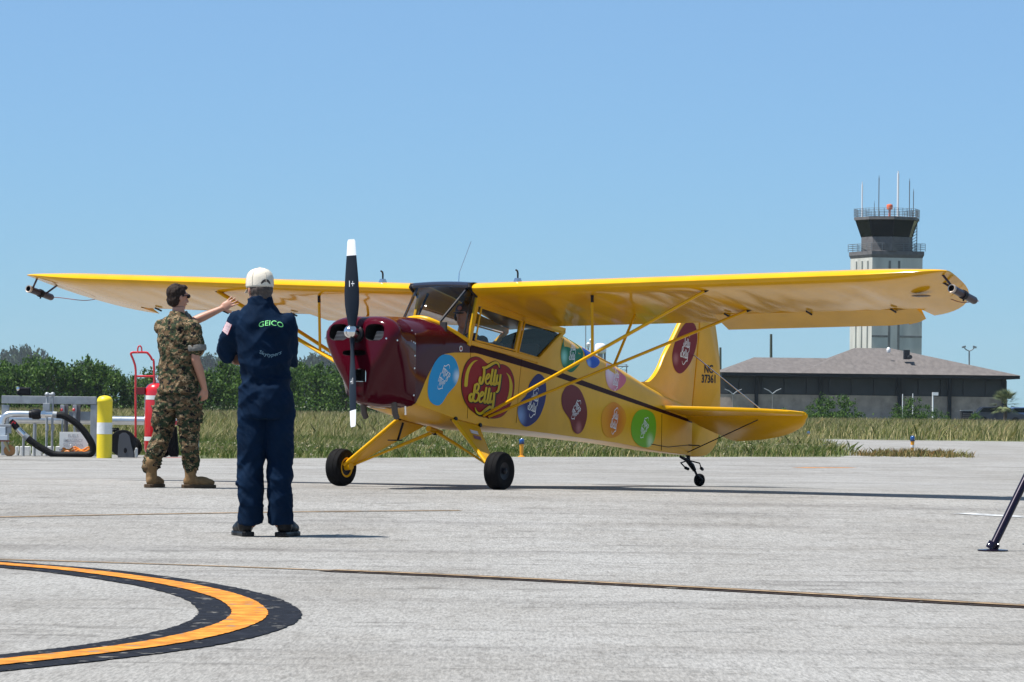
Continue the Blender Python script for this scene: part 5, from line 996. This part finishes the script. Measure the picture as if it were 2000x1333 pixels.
    for d in (.0, .03, .06, .075): rr.append([P((.085 - d * .12) * math.sin(t), .09 * math.cos(t) + d * math.cos(t) ** .6, .020 - .012 * (math.sin(t) ** 2) - d * .25 - .01) for t in np.linspace(-1.15, 1.15, 15)])
    mb.rings(rr, cap=False, closed=False); pk = mb.build('peak', M_CAP, cap, 60); so = pk.modifiers.new('s', 'SOLIDIFY'); so.thickness = .004
    mb = MB(); mb.ell(P(0, -.006, .142), (.008, .008, .005)); mb.build('button', M_CAP, cap)
    # arched opening at the back showing hair
    cen = P(0, -.108, .03); bvc = BVHTree.FromPolygons([v.co for v in cap.data.vertices], [tuple(p.vertices) for p in cap.data.polygons]); dr = (R @ Vector((0, 1, 0))).normalized(); sx = (R @ Vector((1, 0, 0))).normalized(); sz = (R @ Vector((0, 0, 1))).normalized(); arch = [(-.036, .002), (.036, .002)] + [(.036 * math.cos(t), .002 + .034 * math.sin(t)) for t in np.linspace(.15, math.pi - .15, 9)]
    pts = drape(bvc, [cen + sx * a + sz * (b - .006) for a, b in arch], None, dr, .003); mb = MB(); c0 = sum(pts, Vector()) / len(pts) - dr * .004; mb.add([c0] + pts, [(0, i + 1, (i + 1) % len(pts) + 1) for i in range(len(pts))]); mb.build('back_opening', M_GHAIR, cap, 60)
    # shoes
    for x, a in ((X(486), -.35), (X(549), .30)): boot(root, (x - .0, -.055, 0), a, .29, (M_SHOE, M_SHOE), .11, 'shoe', .050)
    # back lettering and sleeve flag
    Y1 = Vector((0, 1, 0)); M_GRN = mat('thread_green', (.22, .75, .25), .7); M_GREY = mat('thread_blue', (.16, .28, .36), .7)
    def back_text(txt, sz, px, py, m, arc=0.0, wide=1.0, name='back_lettering', skew=0.0):
        me = text_mesh(txt, sz, bold=.0); pts = []
        for v in me.vertices: x, z = v.co.x * wide + skew * v.co.y, v.co.y; pts.append((X(px) + x, 0, Zy(py) + z - arc * x * x))
        for v, c in zip(me.vertices, drape(bv, pts, None, Y1, .005)): v.co = c
        return mkobj(name, fixup(me, -Y1), m, cv)
    back_text('GEICO', .050, 526, 633, M_GRN, 2.5, 1.12); back_text('Skytypers', .036, 526, 695, M_GREY, -4.0, 1.05, skew=.25)
    # flag patch on the left sleeve
    fl = [(437, 630), (449, 637), (440.5, 657), (428.5, 648)]; M_FR, M_FW = mat('flag_red', (.30, .03, .06), .8), mat('flag_white', (.72, .70, .72), .8); A, B, C_, D_ = (Vector((X(a), 0, Zy(b))) for a, b in fl)
    patch = bpy.data.objects.new('flag_patch', None); COL.objects.link(patch); patch.parent = cv
    for i in range(13):
        t0, t1 = i / 13, (i + 1) / 13; q = [A.lerp(B, t0), A.lerp(B, t1), D_.lerp(C_, t1), D_.lerp(C_, t0)]; mb = MB(); g = []
        for r in range(5): g.append(drape(bv, [q[0].lerp(q[3], r / 4), q[1].lerp(q[2], r / 4)], None, Y1, .006))
        mb.rings(g, cap=False, closed=False); ob = mb.build('flag_stripe', M_FR if i % 2 == 0 else M_FW, cv, fix=False); fixup(ob.data, -Y1)
    bpy.data.objects.remove(patch)
    # microphone held at the mouth
    mc = empty('microphone', root.location, 0, 'black foam topped microphone held to the face of the person in navy', 'microphone'); mb = MB(); a = Vector((X(480.5), .20, Zy(597))); mb.ell(a, (.024, .024, .034)); mb.build('foam_top', M_RUB, mc, 60); mb = MB(); mb.tube([a + Vector((0, 0, -.02)), a + Vector((-.015, .03, -.16))], [.014, .011], 10); mb.build('handle', M_BLK, mc, 50)
announcer()
# ---- the pilot seen through the windshield, sitting in the front seat
def pilot():
    root = empty('person', PLANE.location, PLANE.rotation_euler.z - math.pi / 2, 'pilot in dark cap sitting inside the airplane behind the windshield', 'person')
    T = lambda u, v, w_: Vector((-v, u, w_ + ZO))      # local y forward
    mb = MB(); P, R = head(mb, T(-.34, .05, .90), math.radians(-5)); mb.tube([T(-.38, .05, .70), T(-.36, .05, .82)], [.07, .058], 14)
    mb.hloft([(-.05, -.45, .28 + ZO, .16, .12, 0), (-.05, -.45, .5 + ZO, .18, .12, 0), (-.05, -.42, .66 + ZO, .19, .10, 0), (-.05, -.40, .73 + ZO, .08, .07, 0)], 16)
    for s in (-1, 1):
        sh, el, wr_ = T(-.40, .05 + s * .18, .64), T(-.18, .05 + s * .24, .46), T(.14, .05 + s * .10, .80 if s < 0 else .62); limb(mb, [sh, el, wr_], [.05, .042, .03]); hand(mb, wr_, T(.3, .05 + s * .05, .84) - wr_, (0, 0, -1), .5)
        limb(mb, [T(-.45, .05 + s * .1, .30), T(-.05, .05 + s * .13, .36), T(.20, .05 + s * .13, .05)], [.08, .06, .045])
    remesh(mb.build('body', M_SKIN, root), .008, 2)
    mb = MB(); mb.hloft([(-.05, -.45, .26 + ZO, .18, .14, 0), (-.05, -.45, .5 + ZO, .20, .14, 0), (-.05, -.42, .66 + ZO, .205, .12, 0), (-.05, -.40, .735 + ZO, .10, .085, 0)], 18)
    for s in (-1, 1): limb(mb, [T(-.40, .05 + s * .18, .64), T(-.18, .05 + s * .24, .46)], [.068, .062])
    remesh(mb.build('shirt', mat('pilot_navy', (.02, .022, .04), .8), root), .010, 2, wr(.008))
    mb = MB(); mb.ell(P(0, -.01, .055), (.088, .10, .075), R); mb.ell(P(0, .11, .028), (.06, .055, .010), R); cp_ = remesh(mb.build('cap', mat('pilot_cap', (.012, .012, .02), .7), root), .006, 1)
    mb = MB(); mb.lathe([(.024, 0), (.024, .004)], P(0, .088, .075), R @ Vector((0, 1, .35)), 18); mb.build('cap_badge', mat('badge_orange', (.55, .13, .05), .6), cp_)
    mb = MB(); mb.tube([P(-.085, -.01, .0), P(-.09, -.01, .05), P(0, -.01, .145), P(.09, -.01, .05), P(.085, -.01, .0)], .012, 8); mb.ell(P(.088, -.01, -.01), (.02, .035, .042), R); mb.ell(P(-.088, -.01, -.01), (.02, .035, .042), R); mb.build('headset', M_BLK, root, 50)
pilot()
# ------------------------------------------------------------------ fuel rig, extinguisher and bollard at the left apron edge
M_GALV = mat('galvanised_grey', (.33, .35, .37), .5, .3, var=.25, vscale=5); M_SIL = mat('silver_jacket', (.62, .64, .66), .28, .9, var=.15, vscale=6); M_RED = mat('extinguisher_red', (.55, .012, .018), .25, coat=.6, var=.1, vscale=4); M_YB = mat('bollard_yellow', (.78, .60, .015), .45, var=.12, vscale=3); M_PB = mat('pale_box', (.50, .56, .62), .5); M_HOSE = mat('hose_rubber', (.006, .006, .007), .6, var=.3, vscale=30, spec=.2)
M_WB = mat('white_block', (.66, .67, .66), .8, var=.15, vscale=8)
DR = 66.0; KR = DR / FPX
def rz_(d): return zg(d)
def root_at(name, px, d, label, cat, group=None):
    a = at(px, 850, d); return empty(name, (a.x, d, zg(d)), 0, label, cat, group)
def rel(root): 
    d = root.location.y
    def f(px, py, dy=0.0):
        a = at(px, py, d); return Vector((a.x - root.location.x, dy, a.z - root.location.z))
    return f
# bollard
r = root_at('bollard', 204, 65.0, 'yellow steel bollard with a white band at the apron edge', 'bollard'); f = rel(r); zt = f(204, 773).z; R0 = 15 * 65 / FPX; z0, z1 = f(204, 848).z, f(204, 826).z
mb = MB(); mb.lathe([(R0, 0), (R0, z0)], n=28, cap=False); mb.build('lower_post', M_YB, r, 40); mb = MB(); mb.lathe([(R0, z1), (R0, zt - .12), (R0 * 1.03, zt - .115), (R0 * 1.03, zt - .095), (R0 * .97, zt - .06), (R0 * .72, zt - .02), (R0 * .3, zt - .003), (.001, zt)], n=28, cap=False); mb.build('upper_post', M_YB, r, 40)
mb = MB(); mb.lathe([(R0 + .002, z0 - .002), (R0 + .002, z1 + .002)], n=28, cap=False); mb.build('white_band', M_WB, r, 40); mb = MB(); mb.box((R0 + .05, 0, (z0 + z1) / 2), (.10, .02, .02)); mb.ell((R0 + .1, 0, (z0 + z1) / 2 - .01), (.03, .02, .025)); mb.build('hook', M_BLK, r)
# grey frame
r = root_at('pipe_rack_frame', 96, 67.0, 'grey painted steel frame behind the fuel hose', 'frame'); f = rel(r)
def bx(nm, x0, y0, x1, y1, m, th=.1, dy=0.0, bev=.006):
    a, b = f(x0, y0, dy), f(x1, y1, dy); c = (a + b) / 2; c.y = dy; mb = MB(); mb.box(c, (abs(b.x - a.x), th, abs(b.z - a.z))); return mb.build(nm, m, r, bevel=bev)
bx('top_beam', 4, 773, 188, 790.5, M_GALV, .12); bx('post', 177.5, 791, 188, 897, M_GALV, .10); bx('post', 4, 791, 16, 897, M_GALV, .10); bx('mid_plate', 135, 804, 177, 821.5, M_GALV, .05)
# big silver pipe
r = root_at('insulated_pipe', 180, 68.2, 'large silver jacketed pipe running behind the bollard', 'pipe'); f = rel(r); a, b = f(-40, 823), f(372, 823.5); mb = MB(); mb.tube([(a.x, 0, b.z), (b.x, 0, b.z)], .082, 20); mb.build('jacket', M_SIL, r, 40)
for px in (60, 150, 236, 330): q = f(px, 823); mb = MB(); mb.tube([(q.x - .01, 0, b.z), (q.x + .01, 0, b.z)], .086, 20); mb.build('band', M_SIL, r, 40)
for px in (68, 386): q = f(px, 823); mb = MB(); mb.tube([(q.x, 0, 0), (q.x, 0, b.z + .02)], .035, 10); mb.build('support', M_GALV, r, 40)
# fuel riser, elbow, couplings and hose
r = root_at('fuel_riser', 30, 66.0, 'silver fuel pipe elbow with dark coupling feeding the black hose', 'pipe'); f = rel(r)
mb = MB(); mb.tube(catmull([f(4, 835), f(4.5, 826), f(8, 816), f(16, 810), f(28, 809), f(58, 809.5)], 5, False), .062, 16); mb.build('elbow', M_SIL, r, 50)
mb = MB(); mb.tube([f(57, 809.5), f(62, 809.5), f(64, 809.5), f(76, 809.5), f(80, 809.5)], [.07, .075, .095, .098, .075], 14); mb.build('coupling', M_BLK, r, 40)
mb = MB(); mb.tube([f(79, 809.8), f(103, 810)], .056, 14); mb.tube([f(82, 809.8), f(89, 809.8)], .068, 8); mb.build('chrome_sleeve', M_CHR, r, 40); mb = MB(); mb.tube([f(103, 810), f(112, 811)], .062, 14); mb.build('hose_collar', M_GALV, r, 40)
mb = MB(); mb.tube(catmull([f(21, 822), f(27, 829), f(34, 837)], 4, False), [.05] * 3 + [.062] * 6, 14); mb.build('dry_break', M_BLK, r, 40); mb = MB(); mb.tube([f(35, 838), f(48, 851)], .055, 14); mb.build('chrome_sleeve', M_CHR, r, 40); mb = MB(); mb.tube([f(47.5, 850.5), f(55, 857)], .062, 14); mb.build('hose_collar', M_GALV, r, 40); mb = MB(); mb.tube([f(24, 826), f(29, 830)], .060, 12); mb.build('red_ring', M_RED, r, 40)
r = root_at('fuel_hose', 110, 65.8, 'thick black rubber fuel hose looped in front of the grey frame', 'hose'); f = rel(r)
mb = MB(); mb.tube(catmull([f(111, 811), f(125, 813), f(143, 823), f(160, 838), f(174, 857), f(181, 872), f(180, 884), f(170, 888.5), (f(150, 888.5)), f(108, 888), f(85, 878), f(66, 866), f(54, 856.5)], 7, False), .062, 14); mb.build('rubber_hose', M_HOSE, r, 60)
# caster trolley
r = root_at('hose_trolley', 10, 65.9, 'pale grey box trolley with an orange rimmed caster wheel at the left edge', 'trolley'); f = rel(r)
def bx2(nm, x0, y0, x1, y1, m, th=.2, dy=0.0): a, b = f(x0, y0), f(x1, y1); c = (a + b) / 2; c.y = dy; mb = MB(); mb.box(c, (abs(b.x - a.x), th, abs(b.z - a.z))); return mb.build(nm, m, r, bevel=.006)
bx2('upper_box', -24, 834, 12, 850, M_PB); bx2('lower_box', -24, 850.5, 16, 860, M_PB, .26); bx2('flange', -10, 829, 22, 834, M_GALV, .16); bx2('hinge_plate', 13, 834, 22, 847, M_GALV, .08); bx2('red_plate', -2, 860.3, 19, 863, mat('rust_plate', (.25, .06, .03), .7), .15)
c = f(18.5, 880.5); R1 = max(.09, c.z); mb = MB(); mb.lathe([(R1 * .68, -.028), (R1 * .95, -.028), (R1, -.012), (R1, .012), (R1 * .95, .028), (R1 * .68, .028)], c, (0, 1, 0), 28); wh = mb.build('caster_wheel', mat('caster_tan', (.42, .20, .07), .6), r, 40); mb = MB(); mb.lathe([(.0, -.03), (R1 * .66, -.022), (R1 * .66, .022), (.0, .03)], c, (0, 1, 0), 20); mb.build('caster_hub', M_GALV, wh, 40); mb = MB(); mb.tube([f(10, 863, -.05), Vector((c.x, -.05, c.z))], [.035, .02], 8); mb.tube([f(10, 863, .05), Vector((c.x, .05, c.z))], [.035, .02], 8); mb.build('caster_fork', mat('caster_zinc', (.38, .33, .18), .45, .7), r, 40)
# conduits with switch boxes
r = root_at('conduit_stand', 97, 66.6, 'twin grey conduit pipes with a looped top and switch box', 'conduit'); f = rel(r)
for px in (92, 103): a = f(px, 773); mb = MB(); mb.tube([(a.x, 0, 0), (a.x, 0, a.z)], .022, 10); mb.build('conduit', M_GALV, r, 40); mb = MB(); q = f(px, 836); mb.tube([(q.x, 0, q.z - .05), (q.x, 0, q.z + .05)], .034, 10); mb.build('union', M_GALV, r, 40); mb = MB(); mb.ell(f(px, 771), (.045, .045, .045)); mb.build('elbow_fitting', M_GALV, r, 50)
mb = MB(); mb.tube([f(92, 771), f(103, 771)], .024, 10); mb.build('cross_pipe', M_GALV, r, 40); bx('junction_box', 85, 788, 98, 803.5, M_GALV, .12, -.02); r_ = r
for px, lb in ((122, 'emergency switch box with red button near the conduit stand'), (146, 'emergency switch box with red button near the bollard')):
    r = root_at('switch_box', px, 66.7, lb, 'switch box'); f = rel(r); bx('back_plate', px + 3, 791, px + 10, 846, M_GRY, .03, .05); bx('housing', px - 3.5, 791, px + 4, 806, M_GALV, .10); mb = MB(); mb.lathe([(.026, 0), (.026, .05), (.014, .06)], f(px - 1, 801, -.04), (0, -1, 0), 14); mb.build('button', M_RED, r, 40); mb = MB(); q = f(px, 806); mb.tube([(q.x, 0, 0), (q.x, 0, q.z)], .020, 8); mb.build('conduit', M_GALV, r, 40)
for px, py, lb in ((46, 855, 'short grey stub post below the hose coupling'), (68, 828, 'taller grey stub post behind the hose loop')):
    r = root_at('stub_post', px, 66.4, lb, 'post'); f = rel(r); mb = MB(); q = f(px, py); mb.tube([(q.x, 0, 0), (q.x, 0, q.z)], .024, 10); mb.build('post', M_GALV, r, 40)
# sign
r = root_at('shutdown_sign', 144, 66.2, 'white sign reading fuels emergency shutdown beside the black hose', 'sign'); f = rel(r); bx('panel', 116.5, 844, 172, 877.5, mat('sign_white', (.78, .79, .78), .5), .012, 0, .002)
for txt, py in (('FUELS', 852), ('EMERGENCY', 861), ('SHUTDOWN', 870)):
    me = text_mesh(txt, .078); c = f(143, py)
    for v in me.vertices: v.co = Vector((c.x + v.co.x * (.80 if len(txt) > 6 else .95), -.009, c.z + v.co.y))
    mkobj('lettering', fixup(me, Vector((0, -1, 0))), mat('sign_grey', (.42, .43, .46), .6), r)
for px in (122, 168): q = f(px, 878); mb = MB(); mb.tube([(q.x, .02, 0), (q.x, .02, q.z)], .014, 8); mb.build('leg', M_GALV, r, 40)
r = root_at('orange_cable', 144, 66.0, 'coil of orange cable on the ground under the shutdown sign', 'cable'); f = rel(r)
for k in range(4): mb = MB(); mb.tube([(f(118 + k * 1.5, 880).x + (f(172, 880).x - f(118, 880).x) * q / 14, .03 * k + .02 * math.sin(q), .05 + .06 * math.sin(q * .45 + k * .7) ** 2 + .025 * k) for q in range(15)], .016, 6); mb.build('cable_loop', mat('cable_orange', (.72, .22, .02), .5), r, 50)
# white blocks
for i, (x0, x1) in enumerate(((31, 36), (40, 59), (64, 82), (87, 104), (110, 118))):
    r = root_at('kerb_block', (x0 + x1) / 2, 66.9, 'white painted concrete kerb block behind the fuel hose', 'block', 'kerb blocks'); f = rel(r); a, b = f(x0, 872), f(x1, 893); mb = MB(); mb.box(((a.x + b.x) / 2, 0, a.z / 2), (b.x - a.x, .2, a.z)); mb.build('concrete', M_WB, r, bevel=.012)
r = root_at('kerb_block', 258, 66.3, 'white painted block standing before the extinguisher wheel', 'block'); f = rel(r); a, b = f(249, 875), f(268, 897); mb = MB(); mb.box(((a.x + b.x) / 2, 0, a.z / 2), (b.x - a.x, .22, a.z)); mb.build('concrete', M_WB, r, bevel=.02)
r = root_at('black_case', 46, 67.0, 'small black case resting on top of the grey frame', 'case'); f = rel(r); a, b = f(33, 757), f(60, 773); mb = MB(); mb.box(((a.x + b.x) / 2, 0, (a.z + b.z) / 2 + .003), (b.x - a.x, .1, a.z - b.z)); mb.build('body', M_BLK, r, bevel=.03); mb = MB(); mb.ell(f(36, 760, -.055), (.03, .02, .04)); mb.build('latch', M_CHR, r)
# hose reel
r = root_at('hose_reel', 245, 66.0, 'dark steel hose reel beside the yellow bollard', 'reel'); f = rel(r); c = f(237, 867)
for dy in (-.10, .10):
    mb = MB(); P = [f(231, 897), f(232, 868), f(234, 850), f(240, 845.5), f(247, 845.5), f(254, 852), f(257, 866), f(262, 888), f(262, 897)]; mb.rings([[Vector((p.x, dy + t, max(0, p.z))) for p in P] for t in (-.008, .008)]); sp_ = mb.build('side_plate', mat('reel_grey', (.075, .08, .095), .5, .3), r, bevel=.003)
    mb = MB(); 
    mb.ell(f(246, 880, dy - .012), (.03, .006, .05)); mb.build('slot', M_BLK, sp_)
mb = MB(); mb.lathe([(.21, -.085), (.24, -.085), (.245, -.075), (.235, -.07), (.12, -.06), (.12, .06), (.235, .07), (.245, .075), (.24, .085), (.21, .085)], f(240, 866), (0, 1, 0), 30); mb.build('drum', M_BLK, r, 40)
mb = MB(); mb.tube([f(219, 842, 0), f(233, 840, 0)], .02, 8); mb.ell(f(223, 841), (.03, .03, .035)); mb.build('valve', M_BLK, r)
# wheeled extinguisher
r = root_at('wheeled_fire_extinguisher', 300, 66.8, 'large red wheeled fire extinguisher behind the person in camouflage', 'extinguisher'); f = rel(r)
c = f(305, 820); zt = f(305, 748).z; Rr_ = .222
mb = MB(); mb.lathe([(Rr_ * .5, .06), (Rr_ * .9, .10), (Rr_, .18), (Rr_, zt - .17), (Rr_ * .95, zt - .10), (Rr_ * .75, zt - .04), (Rr_ * .4, zt), (.03, zt + .01)], (c.x, 0, 0), n=32); tk = mb.build('tank', M_RED, r, 40)
for py in (777, 857.5): q = f(305, py); mb = MB(); mb.lathe([(Rr_ + .002, q.z - .038), (Rr_ + .002, q.z + .038)], (c.x, 0, 0), n=32, cap=False); mb.build('white_band', M_WB, tk, 40)
mb = MB(); mb.lathe([(.06, zt), (.06, zt + .06), (.03, zt + .08), (.03, zt + .14)], (c.x, 0, 0), n=14); mb.build('valve', M_CHR, tk, 40)
mb = MB(); L_ = catmull([f(266, 893, -.1), f(266, 760, -.1), f(266, 722, -.1), f(262, 705, -.1), f(257, 693, -.1), f(258, 690, -.1), f(262, 689, -.1), f(285, 689, -.1), f(291, 692, -.1), f(298, 703, -.1), f(302, 722, -.1), f(302, 893, -.1)], 4, False); mb.tube(L_, .021, 10); mb.build('handle_frame', M_RED, r, 50)
mb = MB(); mb.tube([f(266, 735.5, -.1), f(302, 735.5, -.1)], .020, 10); mb.build('cross_bar', M_RED, r, 50); mb = MB(); mb.tube(catmull([f(270, 689, -.1), f(270.5, 680, -.1), f(274, 676, -.1), f(277.5, 680, -.1), f(278, 689, -.1)], 4, False), .014, 8); mb.build('lifting_eye', M_RED, r, 50)
bx('bracket', 267, 757, 284, 771, mat('bracket_dark_red', (.16, .008, .012), .4), .10, -.08)
wc = f(260, 857); R1 = wc.z
for dy in (-.30,):
    mb = MB(); cc = f(261, 861, dy); Rw = .19; mb.lathe([(Rw * .55, -.05), (Rw * .85, -.06), (Rw, -.035), (Rw, .035), (Rw * .85, .06), (Rw * .55, .05)], (cc.x, dy, Rw), (.35, 1, 0), 32); w1 = mb.build('wheel_tyre', M_RUB, r, 40); mb = MB(); mb.lathe([(.0, -.05), (Rw * .6, -.045), (Rw * .6, .045), (.0, .05)], (cc.x, dy, Rw), (.35, 1, 0), 24); mb.build('wheel_hub', M_RED, w1, 40)
mb = MB(); mb.lathe([(Rw * .55, -.05), (Rw * .85, -.06), (Rw, -.035), (Rw, .035), (Rw * .85, .06), (Rw * .55, .05)], (c.x + .1, .32, Rw), (.35, 1, 0), 32); mb.build('wheel_tyre', M_RUB, r, 40)
for k in range(4): mb = MB(); x = 330 + k * 3.6; mb.tube(catmull([f(x, 834, -.05 - .02 * k), f(x - 1.5, 862, -.06), f(x + 1.5, 884, -.05), f(x + 5, 891, -.04), f(x + 7, 884, -.03), f(x + 5, 860, -.03), f(x + 3, 834, -.03)], 5, False), .020, 8); mb.build('discharge_hose', M_HOSE, r, 50)
bx('hose_bracket', 327, 822, 350, 830.5, M_RED, .10, -.04); bx('base_bar', 300, 893, 357, 897.4, M_RED, .12, -.12)
# ------------------------------------------------------------------ taxiway lights
M_BG = mat('blue_lens', (.01, .06, .22), .15, coat=.6); M_LY2 = mat('light_orange', (.72, .30, .012), .5); M_DB = mat('lens_collar', (.012, .03, .08), .5)
def taxilight(px, py, lb, bands=False, top=36):
    g = gp(px, py); r = empty('taxiway_light', g, 0, lb, 'light'); k = g.y / FPX; H = top * k
    mb = MB(); mb.lathe([(.075, 0), (.075, .012), (.03, .03)], n=16); mb.build('base', M_LY2, r, 40); mb = MB(); mb.lathe([(.034, .03), (.040, H * .4), (.046, H * .66), (.046, H * .7)], n=16); mb.build('stem', M_LY2, r, 40)
    if bands: mb = MB(); mb.lathe([(.046, H * .36), (.049, H * .5)], n=16, cap=False); mb.build('white_band', M_WB, r, 40)
    mb = MB(); mb.lathe([(.055, H * .70), (.060, H * .74), (.055, H * .78)], n=18); mb.build('collar', M_DB, r, 40); mb = MB(); mb.lathe([(.050, H * .78), (.056, H * .88), (.045, H * .96), (.02, H), (.001, H * 1.005)], n=18); mb.build('lens', M_BG, r, 50)
taxilight(1018.5, 893, 'blue topped orange taxiway light below the fuselage'); taxilight(1782, 887.5, 'blue taxiway light with white banded post in the weed patch', True); taxilight(1579, 862, 'blue taxiway light half hidden by the grass near the tailplane tip', False, 19)
# ------------------------------------------------------------------ tripod leg at the right edge
M_TRI = mat('purple_anodised', (.010, .005, .018), .22, .4); g = gp(1939, 1077); r = empty('tripod_stand', g, 0, 'dark purple metal stand leg with flat foot plate at the right edge', 'stand'); k = g.y / FPX
apex = Vector(((2062 - 1939) * k, .35, (1077 - 842) * k)); mb = MB(); mb.tube([(0, 0, .03), tuple(apex)], .027, 18); mb.build('leg', M_TRI, r, 50); mb = MB(); mb.tube([(-.012, 0, .012), (.012, .0, .055)], .040, 14); mb.build('ankle', M_TRI, r, 40); mb = MB(); mb.lathe([(.10, .002), (.10, .010), (.05, .014)], n=24); mb.build('foot_plate', M_TRI, r, 40)
for b in ((1.0, .3), (.45, 1.1)): mb = MB(); mb.tube([tuple(apex), (b[0], b[1], .03)], .030, 16); mb.build('leg', M_TRI, r, 50); mb = MB(); mb.lathe([(.10, .002), (.10, .010), (.05, .014)], (b[0], b[1], 0), n=24); mb.build('foot_plate', M_TRI, r, 40)
mb = MB(); mb.ell(apex, (.06, .06, .07)); mb.build('hub', M_TRI, r, 50)
for i in range(3):
    a = apex * (.055 + .0 * i); mb = MB(); mb.ell(Vector((-.028 + .03 * i, -.03, .045)), (.007, .005, .007)); mb.build('bolt', M_CHR, r)

# ------------------------------------------------------------------ haze: one closed box of thin air round the camera and the scene
hz = MB(); hz.box((0, 1200, 24.0), (2400, 2600, 51.0)); vm = bpy.data.materials.new('haze_air'); vm.use_nodes = True; vn = vm.node_tree; vn.nodes.clear(); vo = vn.nodes.new('ShaderNodeOutputMaterial'); pv = vn.nodes.new('ShaderNodeVolumePrincipled')
pv.inputs['Color'].default_value = (.80, .88, 1.0, 1); pv.inputs['Density'].default_value = 0.00006; pv.inputs['Anisotropy'].default_value = 0.2; vn.links.new(pv.outputs[0], vo.inputs['Volume'])
tag(hz.build('haze', vm), 'thin blue haze softening the far trees', 'haze', kind='stuff')
